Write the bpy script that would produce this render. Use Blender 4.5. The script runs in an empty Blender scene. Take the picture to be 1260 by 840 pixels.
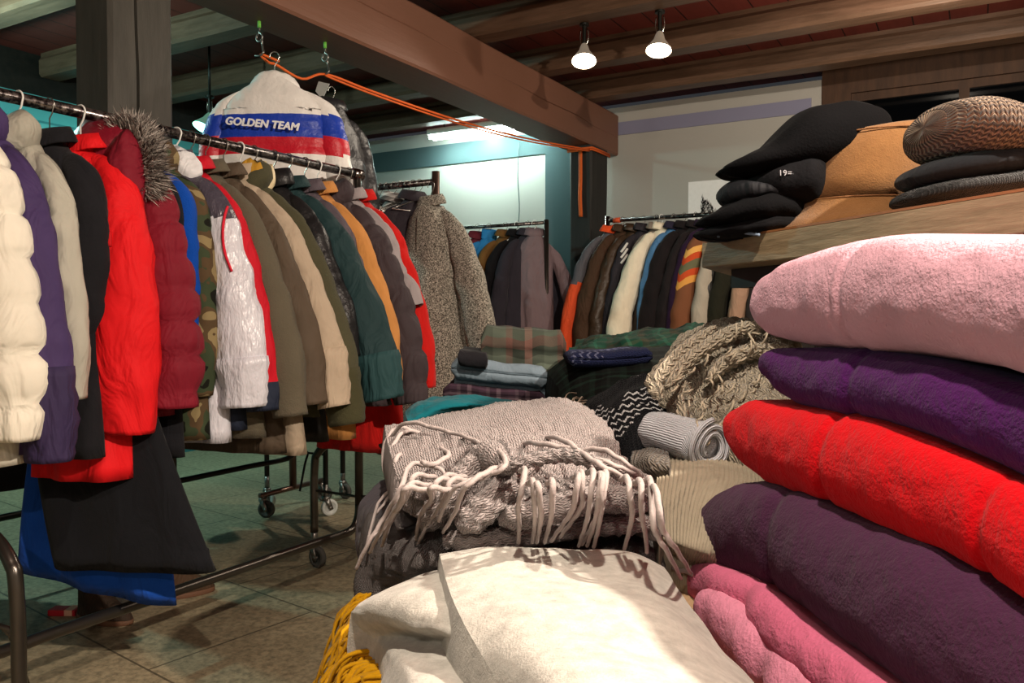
import bpy, math, random
from mathutils import Vector, noise, Matrix
import numpy as np
PI = math.pi
SC = bpy.context.scene
COL = SC.collection
random.seed(7)

# ------------------------------------------------------------------ camera
EYE = 1.08; F = 1000.0; YAW = math.radians(30); PITCH = math.atan(33 / 1000)
cam_data = bpy.data.cameras.new('camera'); cam = bpy.data.objects.new('camera', cam_data)
COL.objects.link(cam); SC.camera = cam
cam.location = (0, 0, EYE); cam.rotation_euler = (PI / 2 - PITCH, 0, YAW)
cam_data.sensor_width = 36; cam_data.lens = 36 * F / 1260; cam_data.clip_start = .02; cam_data.clip_end = 60
# ------------------------------------------------------------------ world and light
w = bpy.data.worlds.new('world'); SC.world = w; w.use_nodes = True
w.node_tree.nodes['Background'].inputs[0].default_value = (.75, .8, .9, 1)
w.node_tree.nodes['Background'].inputs[1].default_value = .03
SC.view_settings.view_transform = 'Standard'; SC.view_settings.look = 'None'
SC.view_settings.exposure = 0.3; SC.view_settings.gamma = 1; SC.view_settings.use_curve_mapping = False

def lamp(name, kind, loc, energy, color, target=None, size=.05, spot=100, blend=.4, sy=None):
    l = bpy.data.lights.new(name, kind); l.energy = energy; l.color = color
    if kind == 'AREA':
        l.size = size
        if sy: l.shape = 'RECTANGLE'; l.size_y = sy
    else: l.shadow_soft_size = size
    if kind == 'SPOT': l.spot_size = math.radians(spot); l.spot_blend = blend
    o = bpy.data.objects.new(name, l); COL.objects.link(o); o.location = loc
    if target is not None:
        o.rotation_euler = (Vector(target) - Vector(loc)).to_track_quat('-Z', 'Y').to_euler()
    return o
WARM = (1, .86, .70)
lamp('spot_fill_light', 'POINT', (1.1, .75, 2.34), 290, WARM, None, .03)
lamp('spot_fill_light', 'POINT', (.75, -1.5, 2.34), 48, WARM, None, .03)  # unseen lamp behind the camera, added only as weak fill
lamp('spot_fill_light', 'SPOT', (.02, .12, 2.5), 125, WARM, (-.15, .85, .8), .03, 92, .55)
lamp('room_light', 'POINT', (-.2, 4.2, 2.3), 34, WARM, None, .06)  # added fill near the rear racks, with no fitting of its own
lamp('room_light', 'POINT', (-4.3, 1.9, 2.35), 60, (.55, 1, .92), None, .05)  # added cyan lamp out of view, brightens the teal left wall

# ------------------------------------------------------------------ photo geometry
cp, sp = math.cos(PITCH), math.sin(PITCH)
FH = Vector((-math.sin(YAW), math.cos(YAW), 0)); RT = Vector((math.cos(YAW), math.sin(YAW), 0))
FW = FH * cp + Vector((0, 0, -sp)); UP = FH * sp + Vector((0, 0, cp))
EV = Vector((0, 0, EYE))
def ray(px, py): return FW + RT * ((px - 630) / F) + UP * ((420 - py) / F)
def atD(px, py, d):
    r = ray(px, py); return EV + r * (d / r.dot(FH))
def onZ(px, py, z):
    r = ray(px, py); return EV + r * ((z - EYE) / r.z)
def onX(px, py, x):
    r = ray(px, py); return EV + r * (x / r.x)
def onY(px, py, y):
    r = ray(px, py); return EV + r * (y / r.y)

# ------------------------------------------------------------------ materials
def lin(h):
    if isinstance(h, str):
        h = h.lstrip('#'); c = [int(h[i:i + 2], 16) / 255 for i in (0, 2, 4)]
    else: c = h
    return tuple(x / 12.92 if x <= .04045 else ((x + .055) / 1.055) ** 2.4 for x in c) + (1,)
MC = {}
class NT:
    def __init__(s, name):
        s.m = bpy.data.materials.new(name); s.m.use_nodes = True; s.t = s.m.node_tree
        s.b = s.t.nodes['Principled BSDF']
    def n(s, typ, **kw):
        nd = s.t.nodes.new(typ)
        for k, v in kw.items():
            if hasattr(nd, k): setattr(nd, k, v)
            else: nd.inputs[k.replace('_', ' ')].default_value = v
        return nd
    def l(s, a, b): s.t.links.new(a, b)
    def math(s, op, a, b=None, c=None):
        nd = s.t.nodes.new('ShaderNodeMath'); nd.operation = op
        for i, x in enumerate((a, b, c)):
            if x is None: continue
            if isinstance(x, (int, float)): nd.inputs[i].default_value = x
            else: s.l(x, nd.inputs[i])
        return nd.outputs[0]
    def coord(s, which='Object'): return s.n('ShaderNodeTexCoord').outputs[which]
    def noise(s, co, scale, detail=3, rough=.5):
        nd = s.n('ShaderNodeTexNoise'); s.l(co, nd.inputs['Vector'])
        nd.inputs['Scale'].default_value = scale; nd.inputs['Detail'].default_value = detail; nd.inputs['Roughness'].default_value = rough
        return nd.outputs['Fac']
    def ramp(s, fac, stops, interp='LINEAR'):
        nd = s.n('ShaderNodeValToRGB'); cr = nd.color_ramp; cr.interpolation = interp
        while len(cr.elements) < len(stops): cr.elements.new(.5)
        for e, (p, c) in zip(cr.elements, stops): e.position = p; e.color = c
        s.l(fac, nd.inputs[0]); return nd.outputs[0]
    def mix(s, fac, a, b):
        nd = s.n('ShaderNodeMix'); nd.data_type = 'RGBA'
        if isinstance(fac, (int, float)): nd.inputs[0].default_value = fac
        else: s.l(fac, nd.inputs[0])
        for i, x in ((6, a), (7, b)):
            if isinstance(x, tuple): nd.inputs[i].default_value = x
            else: s.l(x, nd.inputs[i])
        return nd.outputs[2]
    def bump(s, h, strength, dist=.002, prev=None):
        nd = s.n('ShaderNodeBump'); nd.inputs['Strength'].default_value = strength; nd.inputs['Distance'].default_value = dist
        s.l(h, nd.inputs['Height'])
        if prev is not None: s.l(prev, nd.inputs['Normal'])
        return nd.outputs[0]
    def done(s, col=None, rough=.85, nrm=None, metal=0, sheen=0, spec=.3):
        if col is not None:
            if isinstance(col, tuple): s.b.inputs['Base Color'].default_value = col
            else: s.l(col, s.b.inputs['Base Color'])
        if isinstance(rough, (int, float)): s.b.inputs['Roughness'].default_value = rough
        else: s.l(rough, s.b.inputs['Roughness'])
        s.b.inputs['Metallic'].default_value = metal
        s.b.inputs['Specular IOR Level'].default_value = spec
        if sheen: s.b.inputs['Sheen Weight'].default_value = sheen; s.b.inputs['Sheen Roughness'].default_value = .5
        if nrm is not None: s.l(nrm, s.b.inputs['Normal'])
        return s.m

def shade(c, k): return tuple(min(1, x * k) for x in c[:3]) + (1,)
def knit_h(t, uv, nu, nv):
    sep = t.n('ShaderNodeSeparateXYZ'); t.l(uv, sep.inputs[0])
    u = t.math('MULTIPLY', sep.outputs[0], nu); v = t.math('MULTIPLY', sep.outputs[1], nv)
    fu = t.math('FRACT', u); tri = t.math('ABSOLUTE', t.math('SUBTRACT', fu, .5))
    vv = t.math('ADD', v, t.math('MULTIPLY', tri, 1.4))
    a = t.math('ABSOLUTE', t.math('SINE', t.math('MULTIPLY', vv, PI)))
    c = t.math('ABSOLUTE', t.math('SINE', t.math('MULTIPLY', u, 2 * PI)))
    return t.math('MULTIPLY', t.math('POWER', a, .6), t.math('POWER', c, .6))
def drape(t, co, k=1.0):
    mp = t.n('ShaderNodeMapping'); t.l(co, mp.inputs[0]); mp.inputs['Scale'].default_value = (1, 1, .38); mp.inputs['Rotation'].default_value = (0, .25, 0)
    nd = t.n('ShaderNodeTexNoise'); t.l(mp.outputs[0], nd.inputs['Vector']); nd.inputs['Scale'].default_value = 11; nd.inputs['Detail'].default_value = 3; nd.inputs['Distortion'].default_value = 1.1
    return t.bump(nd.outputs['Fac'], .75 * k, .035)
def cloth(color, kind='wool', c2=None, scale=1.0):
    key = (color, kind, c2, scale)
    if key in MC: return MC[key]
    t = NT('%s_%s' % (kind, str(color).strip('#'))); c = lin(color); co = t.coord()
    if kind == 'wool':
        n1 = t.noise(co, 260 * scale, 2); n2 = t.noise(co, 14, 3)
        col = t.mix(n2, shade(c, .82), shade(c, 1.15))
        m = t.done(col, .9, t.bump(n1, .5, .0015, drape(t, co, .7)), sheen=.05, spec=.12)
    elif kind == 'fleece':
        n1 = t.noise(co, 330 * scale, 3, .6); n2 = t.noise(co, 70 * scale, 3, .6); n3 = t.noise(co, 9, 2)
        col = t.mix(n3, shade(c, .88), shade(c, 1.1))
        m = t.done(col, .95, t.bump(n1, .8, .002, t.bump(n2, .55, .005)), sheen=.06, spec=.08)
    elif kind == 'felt':
        n1 = t.noise(co, 420 * scale, 3, .7); n2 = t.noise(co, 60 * scale, 4, .7)
        col = t.mix(t.ramp(n2, [(.3, (0, 0, 0, 1)), (.7, (1, 1, 1, 1))]), lin(c2) if c2 else shade(c, .75), c)
        m = t.done(col, .95, t.bump(n1, .7, .0015, t.bump(n2, .3, .003)), sheen=.2, spec=.1)
    elif kind == 'nylon':
        n2 = t.noise(co, 11 * scale, 4, .6); n3 = t.noise(co, 35 * scale, 3)
        m = t.done(c, .42, t.bump(n2, .55, .02, t.bump(n3, .25, .004)), spec=.35)
    elif kind == 'satin':
        mp = t.n('ShaderNodeMapping'); t.l(co, mp.inputs[0]); mp.inputs['Scale'].default_value = (2.2, 2.2, .7)
        n2 = t.noise(mp.outputs[0], 9 * scale, 4, .55); n3 = t.noise(co, 30, 3)
        m = t.done(c, .3, t.bump(n2, .8, .03), spec=.5)
    elif kind == 'cotton':
        n2 = t.noise(co, 9 * scale, 4, .6); n3 = t.noise(co, 500, 2)
        col = t.mix(n2, shade(c, .85), shade(c, 1.1))
        m = t.done(col, .75, t.bump(n3, .3, .0008, drape(t, co, 1.0)), spec=.25)
    elif kind == 'tweed':
        n1 = t.noise(co, 150 * scale, 2, .8); n2 = t.noise(co, 330 * scale, 2, .8)
        f = t.math('MULTIPLY', t.math('ADD', n1, n2), .5)
        col = t.ramp(f, [(.40, lin(color)), (.47, lin('#5a564e')), (.60, lin(c2 or '#b8b2a6'))])
        m = t.done(col, .95, t.bump(f, .7, .003), sheen=.1, spec=.1)
    elif kind == 'camo':
        n1 = t.noise(co, 9 * scale, 2, .5)
        col = t.ramp(n1, [(0, lin('#15160f')), (.42, lin('#3a4530')), (.5, lin('#54432e')), (.57, lin('#8c7c58'))], 'CONSTANT')
        m = t.done(col, .85, t.bump(n1, .3, .01), spec=.2)
    elif kind == 'plaid':
        sep = t.n('ShaderNodeSeparateXYZ'); t.l(t.coord('UV'), sep.inputs[0])
        a = t.math('FRACT', t.math('MULTIPLY', sep.outputs[0], 7 * scale)); b = t.math('FRACT', t.math('MULTIPLY', sep.outputs[1], 7 * scale))
        ra = t.ramp(a, [(0, c), (.3, lin(c2)), (.5, shade(c, .3)), (.72, c), (.9, shade(c, 2.2))], 'CONSTANT')
        rb = t.ramp(b, [(0, shade(c, .5)), (.25, c), (.5, lin(c2)), (.62, shade(c, .35)), (.85, shade(lin(c2), 1.7))], 'CONSTANT')
        n1 = t.noise(co, 300, 2)
        m = t.done(t.mix(.5, ra, rb), .9, t.bump(n1, .5, .001), spec=.15)
    elif kind in ('knit', 'chunky', 'rib'):
        uv = t.coord('UV')
        if kind == 'rib':
            sep = t.n('ShaderNodeSeparateXYZ'); t.l(uv, sep.inputs[0])
            h = t.math('ABSOLUTE', t.math('SINE', t.math('MULTIPLY', sep.outputs[0], 330 * scale)))
            st = .8; ds = .004
        else:
            k = (150 if kind == 'knit' else 75) * scale
            h = knit_h(t, uv, k, k * 1.3); st = 1.0; ds = .003 if kind == 'knit' else .006
        n1 = t.noise(co, 500, 2)
        col = c
        if c2: col = t.mix(t.ramp(t.noise(uv, 60 * scale, 2), [(.45, (0, 0, 0, 1)), (.55, (1, 1, 1, 1))]), c, lin(c2))
        m = t.done(col, .95, t.bump(n1, .4, .001, t.bump(h, st, ds)), sheen=.2, spec=.1)
    elif kind == 'nordic':     # dark knit with broken white zigzag rows
        sep = t.n('ShaderNodeSeparateXYZ'); t.l(t.coord('UV'), sep.inputs[0])
        tri = t.math('ABSOLUTE', t.math('SUBTRACT', t.math('FRACT', t.math('MULTIPLY', sep.outputs[0], 60)), .5))
        v = t.math('FRACT', t.math('ADD', t.math('MULTIPLY', sep.outputs[1], 62), t.math('MULTIPLY', tri, 1.0)))
        row = t.math('GREATER_THAN', v, .68)
        gate = t.math('GREATER_THAN', t.noise(t.coord('UV'), 7, 2), .5)
        br = t.math('GREATER_THAN', t.noise(t.coord('UV'), 120, 2), .42)
        f = t.math('MULTIPLY', t.math('MULTIPLY', row, gate), br)
        m = t.done(t.mix(f, c, lin(c2)), .95, t.bump(knit_h(t, t.coord('UV'), 120, 150), .8, .003), sheen=.03, spec=.1)
    elif kind == 'houndstooth':
        sep = t.n('ShaderNodeSeparateXYZ'); t.l(t.coord('UV'), sep.inputs[0])
        a = t.math('MULTIPLY', sep.outputs[0], 95 * scale); b = t.math('MULTIPLY', sep.outputs[1], 95 * scale)
        fa = t.math('FRACT', a); fb = t.math('FRACT', t.math('ADD', b, t.math('MULTIPLY', t.math('ABSOLUTE', t.math('SUBTRACT', fa, .5)), 1.0)))
        f = t.math('GREATER_THAN', fb, .55)
        m = t.done(t.mix(f, c, lin(c2)), .95, t.bump(knit_h(t, t.coord('UV'), 95 * scale, 95 * scale), 1.0, .005), sheen=.15, spec=.1)
    elif kind == 'ethnic':
        sep = t.n('ShaderNodeSeparateXYZ'); t.l(co, sep.inputs[0])
        tri = t.math('ABSOLUTE', t.math('SUBTRACT', t.math('FRACT', t.math('MULTIPLY', sep.outputs[1], 5.5)), .5))
        v = t.math('FRACT', t.math('ADD', t.math('MULTIPLY', sep.outputs[2], 1.7), t.math('MULTIPLY', tri, .28)))
        br = lin('#7c5038')
        col = t.ramp(v, [(0, br), (.30, lin('#e0a050')), (.38, lin('#c8502c')), (.46, lin('#6a6a50')), (.56, lin('#c8502c')), (.64, lin('#e8b060')), (.72, br)], 'CONSTANT')
        m = t.done(col, .9, t.bump(t.noise(co, 260, 2), .5, .0015), spec=.1)
    MC[key] = m
    return m
def plain(name, color, rough=.5, metal=0, spec=.4, emit=0, bump=0, bs=40):
    key = (name, color, rough, metal, emit, bump)
    if key in MC: return MC[key]
    t = NT(name); n = None; c = lin(color)
    n0 = t.noise(t.coord(), bs, 3)
    if bump: n = t.bump(n0, bump, .003)
    col = t.mix(n0, shade(c, .9), shade(c, 1.06))
    m = t.done(col, rough, n, metal, 0, spec)
    if emit:
        t.b.inputs['Emission Color'].default_value = c; t.b.inputs['Emission Strength'].default_value = emit
    MC[key] = m; return m
def wood(name, c1, c2, scale=(1, 12, 12), rough=.6, dark=None, s=3):
    t = NT(name); co = t.coord()
    mp = t.n('ShaderNodeMapping'); t.l(co, mp.inputs[0]); mp.inputs['Scale'].default_value = scale
    n = t.noise(mp.outputs[0], s, 6, .65)
    return t.done(t.ramp(n, [(.3, lin(c1)), (.7, lin(c2))]), rough, t.bump(n, .35, .006), spec=.3)

# ------------------------------------------------------------------ mesh tools
class MB:
    def __init__(s): s.v = []; s.f = []; s.uv = []; s.mi = []; s.cur = 0
    def add(s, vs, fs, uvs=None):
        o = len(s.v); s.v += [tuple(x) for x in vs]
        s.f += [tuple(i + o for i in f) for f in fs]
        s.uv += (list(uvs) if uvs else [(0, 0)] * len(vs)); s.mi += [s.cur] * len(fs)
    def box(s, a, b):
        x0, y0, z0 = a; x1, y1, z1 = b
        s.add([(x0, y0, z0), (x1, y0, z0), (x1, y1, z0), (x0, y1, z0), (x0, y0, z1), (x1, y0, z1), (x1, y1, z1), (x0, y1, z1)],
              [(0, 3, 2, 1), (4, 5, 6, 7), (0, 1, 5, 4), (1, 2, 6, 5), (2, 3, 7, 6), (3, 0, 4, 7)])
    def loft(s, rings, cap=True, uvscale=1):
        n = len(rings[0]); vs = []; fs = []; uvs = []; acc = 0
        for i, r in enumerate(rings):
            if i: acc += (Vector(r[0]) - Vector(rings[i - 1][0])).length
            per = 0
            for j in range(n):
                vs.append(r[j]); uvs.append((per * uvscale, acc * uvscale))
                per += (Vector(r[(j + 1) % n]) - Vector(r[j])).length
        for i in range(len(rings) - 1):
            for j in range(n):
                a = i * n + j; b = i * n + (j + 1) % n
                fs.append((a, b, b + n, a + n))
        if cap:
            fs.append(tuple(reversed(range(n)))); fs.append(tuple(range((len(rings) - 1) * n, len(rings) * n)))
        s.add(vs, fs, uvs)
    def grid(s, g, flip=False, uv0=(0, 0), k=1):
        R, Cn = len(g), len(g[0]); vs = []; uvs = []; fs = []
        vl = 0
        for i in range(R):
            if i: vl += (Vector(g[i][Cn // 2]) - Vector(g[i - 1][Cn // 2])).length
            ul = 0
            for j in range(Cn):
                if j: ul += (Vector(g[i][j]) - Vector(g[i][j - 1])).length
                vs.append(g[i][j]); uvs.append((ul * k + uv0[0], vl * k + uv0[1]))
        for i in range(R - 1):
            for j in range(Cn - 1):
                a = i * Cn + j; q = (a, a + 1, a + Cn + 1, a + Cn); fs.append(q[::-1] if flip else q)
        s.add(vs, fs, uvs)
    def tube(s, path, r, seg=8, cap=True, sub=0):
        P = [Vector(p) for p in path]
        if sub: P = catmull(P, sub)
        if not isinstance(r, (list, tuple)): rr = [r] * len(P)
        else: rr = [np.interp(i / (len(P) - 1), np.linspace(0, 1, len(r)), r) for i in range(len(P))]
        T = []
        for i in range(len(P)):
            a = P[max(0, i - 1)]; b = P[min(len(P) - 1, i + 1)]; d = (b - a)
            T.append(d.normalized() if d.length > 1e-9 else Vector((0, 0, 1)))
        u = T[0].orthogonal().normalized(); rings = []
        for i in range(len(P)):
            u = (u - T[i] * u.dot(T[i])); u = u.normalized() if u.length > 1e-6 else T[i].orthogonal().normalized()
            v = T[i].cross(u)
            rings.append([P[i] + (u * math.cos(a) + v * math.sin(a)) * rr[i] for a in [2 * PI * k / seg for k in range(seg)]])
        s.loft(rings, cap)
    def cyl(s, c, axis, r, h, seg=24, r2=None):
        c = Vector(c); ax = Vector(axis).normalized(); s.tube([c - ax * h / 2, c + ax * h / 2], [r, r if r2 is None else r2], seg)
    def build(s, name, mat, parent=None, smooth=True, loc=None, bevel=0):
        me = bpy.data.meshes.new(name); me.from_pydata([tuple(v) for v in s.v], [], s.f)
        ul = me.uv_layers.new(name='UVMap')
        li = np.empty(len(me.loops), dtype=np.int32); me.loops.foreach_get('vertex_index', li)
        ul.data.foreach_set('uv', np.array(s.uv, dtype=np.float32)[li].ravel())
        for m in (mat if isinstance(mat, (list, tuple)) else [mat]): me.materials.append(m)
        if any(s.mi): me.polygons.foreach_set('material_index', s.mi)
        if smooth: me.polygons.foreach_set('use_smooth', [True] * len(me.polygons))
        me.update()
        import bmesh
        bm = bmesh.new(); bm.from_mesh(me); bmesh.ops.recalc_face_normals(bm, faces=bm.faces); bm.to_mesh(me); bm.free()
        o = bpy.data.objects.new(name, me); COL.objects.link(o)
        if parent is not None: o.parent = parent
        if loc: o.location = loc
        if bevel:
            b = o.modifiers.new('bevel', 'BEVEL'); b.width = bevel; b.segments = 2
        return o
def catmull(P, sub):
    out = []; n = len(P)
    for i in range(n - 1):
        p0 = P[max(0, i - 1)]; p1 = P[i]; p2 = P[i + 1]; p3 = P[min(n - 1, i + 2)]
        for k in range(sub):
            t = k / sub
            out.append(.5 * ((2 * p1) + (p2 - p0) * t + (2 * p0 - 5 * p1 + 4 * p2 - p3) * t * t + (3 * p1 - p0 - 3 * p2 + p3) * t ** 3))
    out.append(P[-1]); return out
def empty(name, loc=(0, 0, 0), rz=0):
    o = bpy.data.objects.new(name, None); COL.objects.link(o); o.location = loc; o.rotation_euler = (0, 0, rz)
    o.empty_display_size = .05; return o
def tag(o, label=None, cat=None, group=None, kind=None):
    if label: o['label'] = label
    if cat: o['category'] = cat
    if group: o['group'] = group
    if kind: o['kind'] = kind
    return o
def struct(name, mb, mat, parent=None, smooth=False):
    o = mb.build(name, mat, parent, smooth)
    if parent is None: o['kind'] = 'structure'
    return o
def nz(x, y, z, s=0.0): return noise.noise(Vector((x, y, z + s)))

# ------------------------------------------------------------------ room
CEIL = 2.80; XL = -5.4; YB = 6.05; XR = 3.6; YF = -3.6
def floor_mat():
    t = NT('stone_floor'); co = t.coord()
    n1 = t.noise(co, 2.2, 5, .6); n2 = t.noise(co, 40, 4, .7)
    base = t.mix(n1, lin('#978a70'), lin('#b3a486'))
    base = t.mix(t.ramp(n2, [(.35, (0, 0, 0, 1)), (.6, (1, 1, 1, 1))]), shade(lin('#8b8068'), .75), base)
    br = t.n('ShaderNodeTexBrick'); mp = t.n('ShaderNodeMapping'); t.l(co, mp.inputs[0]); mp.inputs['Rotation'].default_value = (0, 0, math.radians(8))
    t.l(mp.outputs[0], br.inputs['Vector']); br.inputs['Scale'].default_value = 1; br.inputs['Brick Width'].default_value = .95
    br.inputs['Row Height'].default_value = .62; br.inputs['Mortar Size'].default_value = .004
    col = t.mix(t.math('MULTIPLY', br.outputs['Fac'], .75), base, lin('#3c352b'))
    inv = t.math('SUBTRACT', 1, br.outputs['Fac'])
    return t.done(col, .55, t.bump(n2, .25, .002, t.bump(inv, .5, .004)), spec=.35)
m = MB(); m.box((XL - .2, YF - .2, -.1), (XR + .2, YB + .2, 0)); struct('floor', m, floor_mat())
def ceil_mat():
    t = NT('red_boards'); co = t.coord(); sep = t.n('ShaderNodeSeparateXYZ'); t.l(co, sep.inputs[0])
    f = t.math('FRACT', t.math('MULTIPLY', sep.outputs[0], 1 / .19))
    seam = t.math('LESS_THAN', f, .035)
    mp = t.n('ShaderNodeMapping'); t.l(co, mp.inputs[0]); mp.inputs['Scale'].default_value = (9, 1, 1)
    n = t.noise(mp.outputs[0], 3, 5, .6)
    c = t.mix(n, lin('#54211b'), lin('#703028'))
    return t.done(t.mix(seam, c, lin('#140a08')), .6, t.bump(t.math('SUBTRACT', 1, seam), .6, .01, t.bump(n, .2, .004)), spec=.3)
m = MB(); m.box((XL - .2, YF - .2, CEIL), (XR + .2, YB + .2, CEIL + .08)); struct('ceiling', m, ceil_mat())
def plaster(name, c, k=.25):
    t = NT(name); co = t.coord(); n = t.noise(co, 1.3, 4); n2 = t.noise(co, 60, 4)
    return t.done(t.mix(n, shade(lin(c), .92), shade(lin(c), 1.06)), .9, t.bump(n2, k, .003, t.bump(n, .3, .02)), spec=.2)
WHITE = plaster('white_plaster', '#b2b0aa'); TEAL = plaster('teal_paint', '#3f7a80'); GREY = plaster('warm_lit_band_paint', '#8b8ba4')
# back wall, with an opening for the night window at the right
WX0, WX1, WZ0, WZ1 = -.80, .55, 1.35, 2.60
m = MB()
m.box((XL - .2, YB, 0), (-.99, YB + .15, 2.72))
struct('wall_back', m, WHITE)
BRN = wood('brown_frame_paint', '#3a281d', '#553b2a', (6, 6, 1))
m = MB(); m.box((-.99, YB - .01, 0), (WX0, YB + .15, CEIL)); m.box((WX1, YB - .01, 0), (XR + .2, YB + .15, CEIL)); m.box((WX0, YB - .01, 0), (WX1, YB + .15, WZ0)); m.box((WX0, YB - .01, WZ1), (WX1, YB + .15, CEIL))
struct('wall_back_timber', m, BRN)
m = MB(); m.box((XL, YB - .012, 2.42), (-3.165, YB, 2.6)); m.box((-3.165, YB - .014, 0), (-2.86, YB, 2.72)); struct('trim_1', m, plaster('grey_teal_paint', '#4a5c5f'))
m = MB(); m.box((-2.86, YB - .012, 2.5), (-1.06, YB, 2.6)); struct('trim_2', m, GREY)  # same grey-teal band, its purple cast from warm light put into the colour
# window: frame, glass, dark night outside
wroot = empty('window_1', ((WX0 + WX1) / 2, YB, WZ0)); wroot['kind'] = 'structure'
m = MB(); fr = .055
for a, b in (((WX0, WZ0), (WX1, WZ0 + fr)), ((WX0, WZ1 - fr), (WX1, WZ1)), ((WX0, WZ0 + fr), (WX0 + fr, WZ1 - fr)), ((WX1 - fr, WZ0 + fr), (WX1, WZ1 - fr)), ((-.15, WZ0 + fr), (-.09, WZ1 - fr))):
    m.box((a[0], YB + .02, a[1]), (b[0], YB + .07, b[1]))
o = m.build('window_frame', BRN, None, False); o.parent = wroot; o.location = (-wroot.location[0], -wroot.location[1], -wroot.location[2])
t = NT('night_glass'); t.done(lin('#05070a'), .06, spec=.5)
m = MB(); m.box((WX0, YB + .04, WZ0), (WX1, YB + .05, WZ1)); o = m.build('glass_pane', t.m, wroot, False); o.location = (-wroot.location[0], -wroot.location[1], -wroot.location[2])
# left wall
m = MB(); m.box((XL - .2, YF - .2, 0), (XL, YB, 2.36)); struct('wall_left', m, TEAL)
m = MB(); m.box((XL - .2, YF - .2, 2.36), (XL - .0, YB, 2.52)); m.box((XL - .0, YF, 2.30), (XL + .02, YB, 2.34)); struct('trim_3', m, plaster('light_teal_paint', '#5aa0a4'))
m = MB(); m.box((XL - .2, YF - .2, 2.52), (XL - .05, YB, CEIL)); struct('trim_4', m, wood('wall_gap_shade', '#14100d', '#231b16', (1, 8, 8)))  # near-black strip, shade of the gap under the ceiling put into its colour
m = MB(); m.box((XR, YF - .2, 0), (XR + .2, YB + .2, CEIL)); struct('wall_right', m, WHITE)
m = MB(); m.box((XL - .2, YF - .2, 0), (XR, YF, CEIL)); struct('wall_front', m, WHITE)

# beams
JM = wood('painted_joist', '#4c392b', '#6a5141', (1.2, 9, 9), .45)
def joist(y):
    m = MB(); n = 60; x0, x1 = XL, XR
    prof = [(-.075, .02), (-.075, .12), (-.06, .145), (-.06, .18), (.06, .18), (.06, .145), (.075, .12), (.075, .02), (.06, 0), (-.06, 0)]
    rings = []
    for i in range(n + 1):
        x = x0 + (x1 - x0) * i / n
        rings.append([(x, y + p[0] + .006 * nz(x * 1.5, y, p[1] * 8), 2.645 + p[1] * .88 + .006 * nz(x * 1.2, y + 3, p[0] * 9)) for p in prof])
    m.loft(rings); return m.build('ceiling_joist', JM, None, False)
for i, y in enumerate((.16, .92, 1.68, 2.44, 3.2, 3.97, 4.74, 5.5)):
    o = joist(y); o['kind'] = 'structure'; o.name = 'trim_%d' % (5 + i)
def beam_mat():
    t = NT('painted_beam'); co = t.coord(); mp = t.n('ShaderNodeMapping'); t.l(co, mp.inputs[0]); mp.inputs['Scale'].default_value = (7, .8, 7)
    n = t.noise(mp.outputs[0], 3, 5, .6); n2 = t.noise(co, 1.5, 3)
    return t.done(t.mix(n2, lin('#6e4b39'), lin('#80594a')), .5, t.bump(n, .3, .008), spec=.35)
BM = beam_mat()
m = MB(); rings = []
bz0, bz1, bx0, bx1 = 2.33, 2.65, -2.77, -2.5
N = 200
for i in range(N + 1):
    y = YF + (6.0 - YF) * i / N
    # a long drying crack wanders along the room-side face
    zc = bz0 + .19 - .018 * (y - 3) + .018 * nz(y * 2.2, 0, 0); dc = .012 * max(0, nz(y * .9, 4, 2) + .35)
    w_ = .008 * nz(y * 1.3, 5, 1)
    rings.append([(bx1 + w_ - .01, y, bz0), (bx1 + w_, y, bz0 + .012), (bx1 + w_, y, zc - .004), (bx1 - dc + w_, y, zc), (bx1 + w_, y, zc + .004), (bx1 + w_, y, bz1 - .012), (bx1 + w_ - .012, y, bz1), (bx0 + .01, y, bz1), (bx0, y, bz1 - .01), (bx0, y, bz0 + .01), (bx0 + .01, y, bz0)])
m.loft(rings); o = struct('trim_13', m, BM)
def post(x0, x1, y0, y1, name, mat, crack=None):
    m = MB(); rings = []; N = 70
    for i in range(N + 1):
        z = bz0 * i / N; a = .006 * nz(z * 2, x0, 1); b = .006 * nz(z * 2, y0, 7); c = .014
        r = [(x0 + c, y0 + b), (x1 - c, y0 + b), (x1 + a, y0 + c + b)]
        yc = y0 + (y1 - y0) * .42 + .01 * nz(z * 3, 9, 9) - .022 * (z - 1.9)
        dd = (.05 if crack else 0.0) * min(1, max(0, nz(z * .8, 3, 3) + .8))
        wd = .006 if crack else .002
        r += [(x1 + a, yc - wd), (x1 - dd + a, yc), (x1 + a, yc + wd)]
        r += [(x1 + a, y1 - c), (x1 - c, y1), (x0 + c, y1), (x0, y1 - c), (x0 + b, y0 + c)]
        rings.append([(p[0], p[1], z) for p in r])
    m.loft(rings); return struct(name, m, mat)
PM = wood('painted_post', '#3a3833', '#4b4842', (7, 7, 1), .55)
post(-2.87, -2.66, 1.79, 2.05, 'trim_14', PM, 1)
post(-2.68, -2.5, 5.5, 5.8, 'trim_15', wood('dark_post', '#232221', '#2f2d2b', (7, 7, 1), .6))
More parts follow.
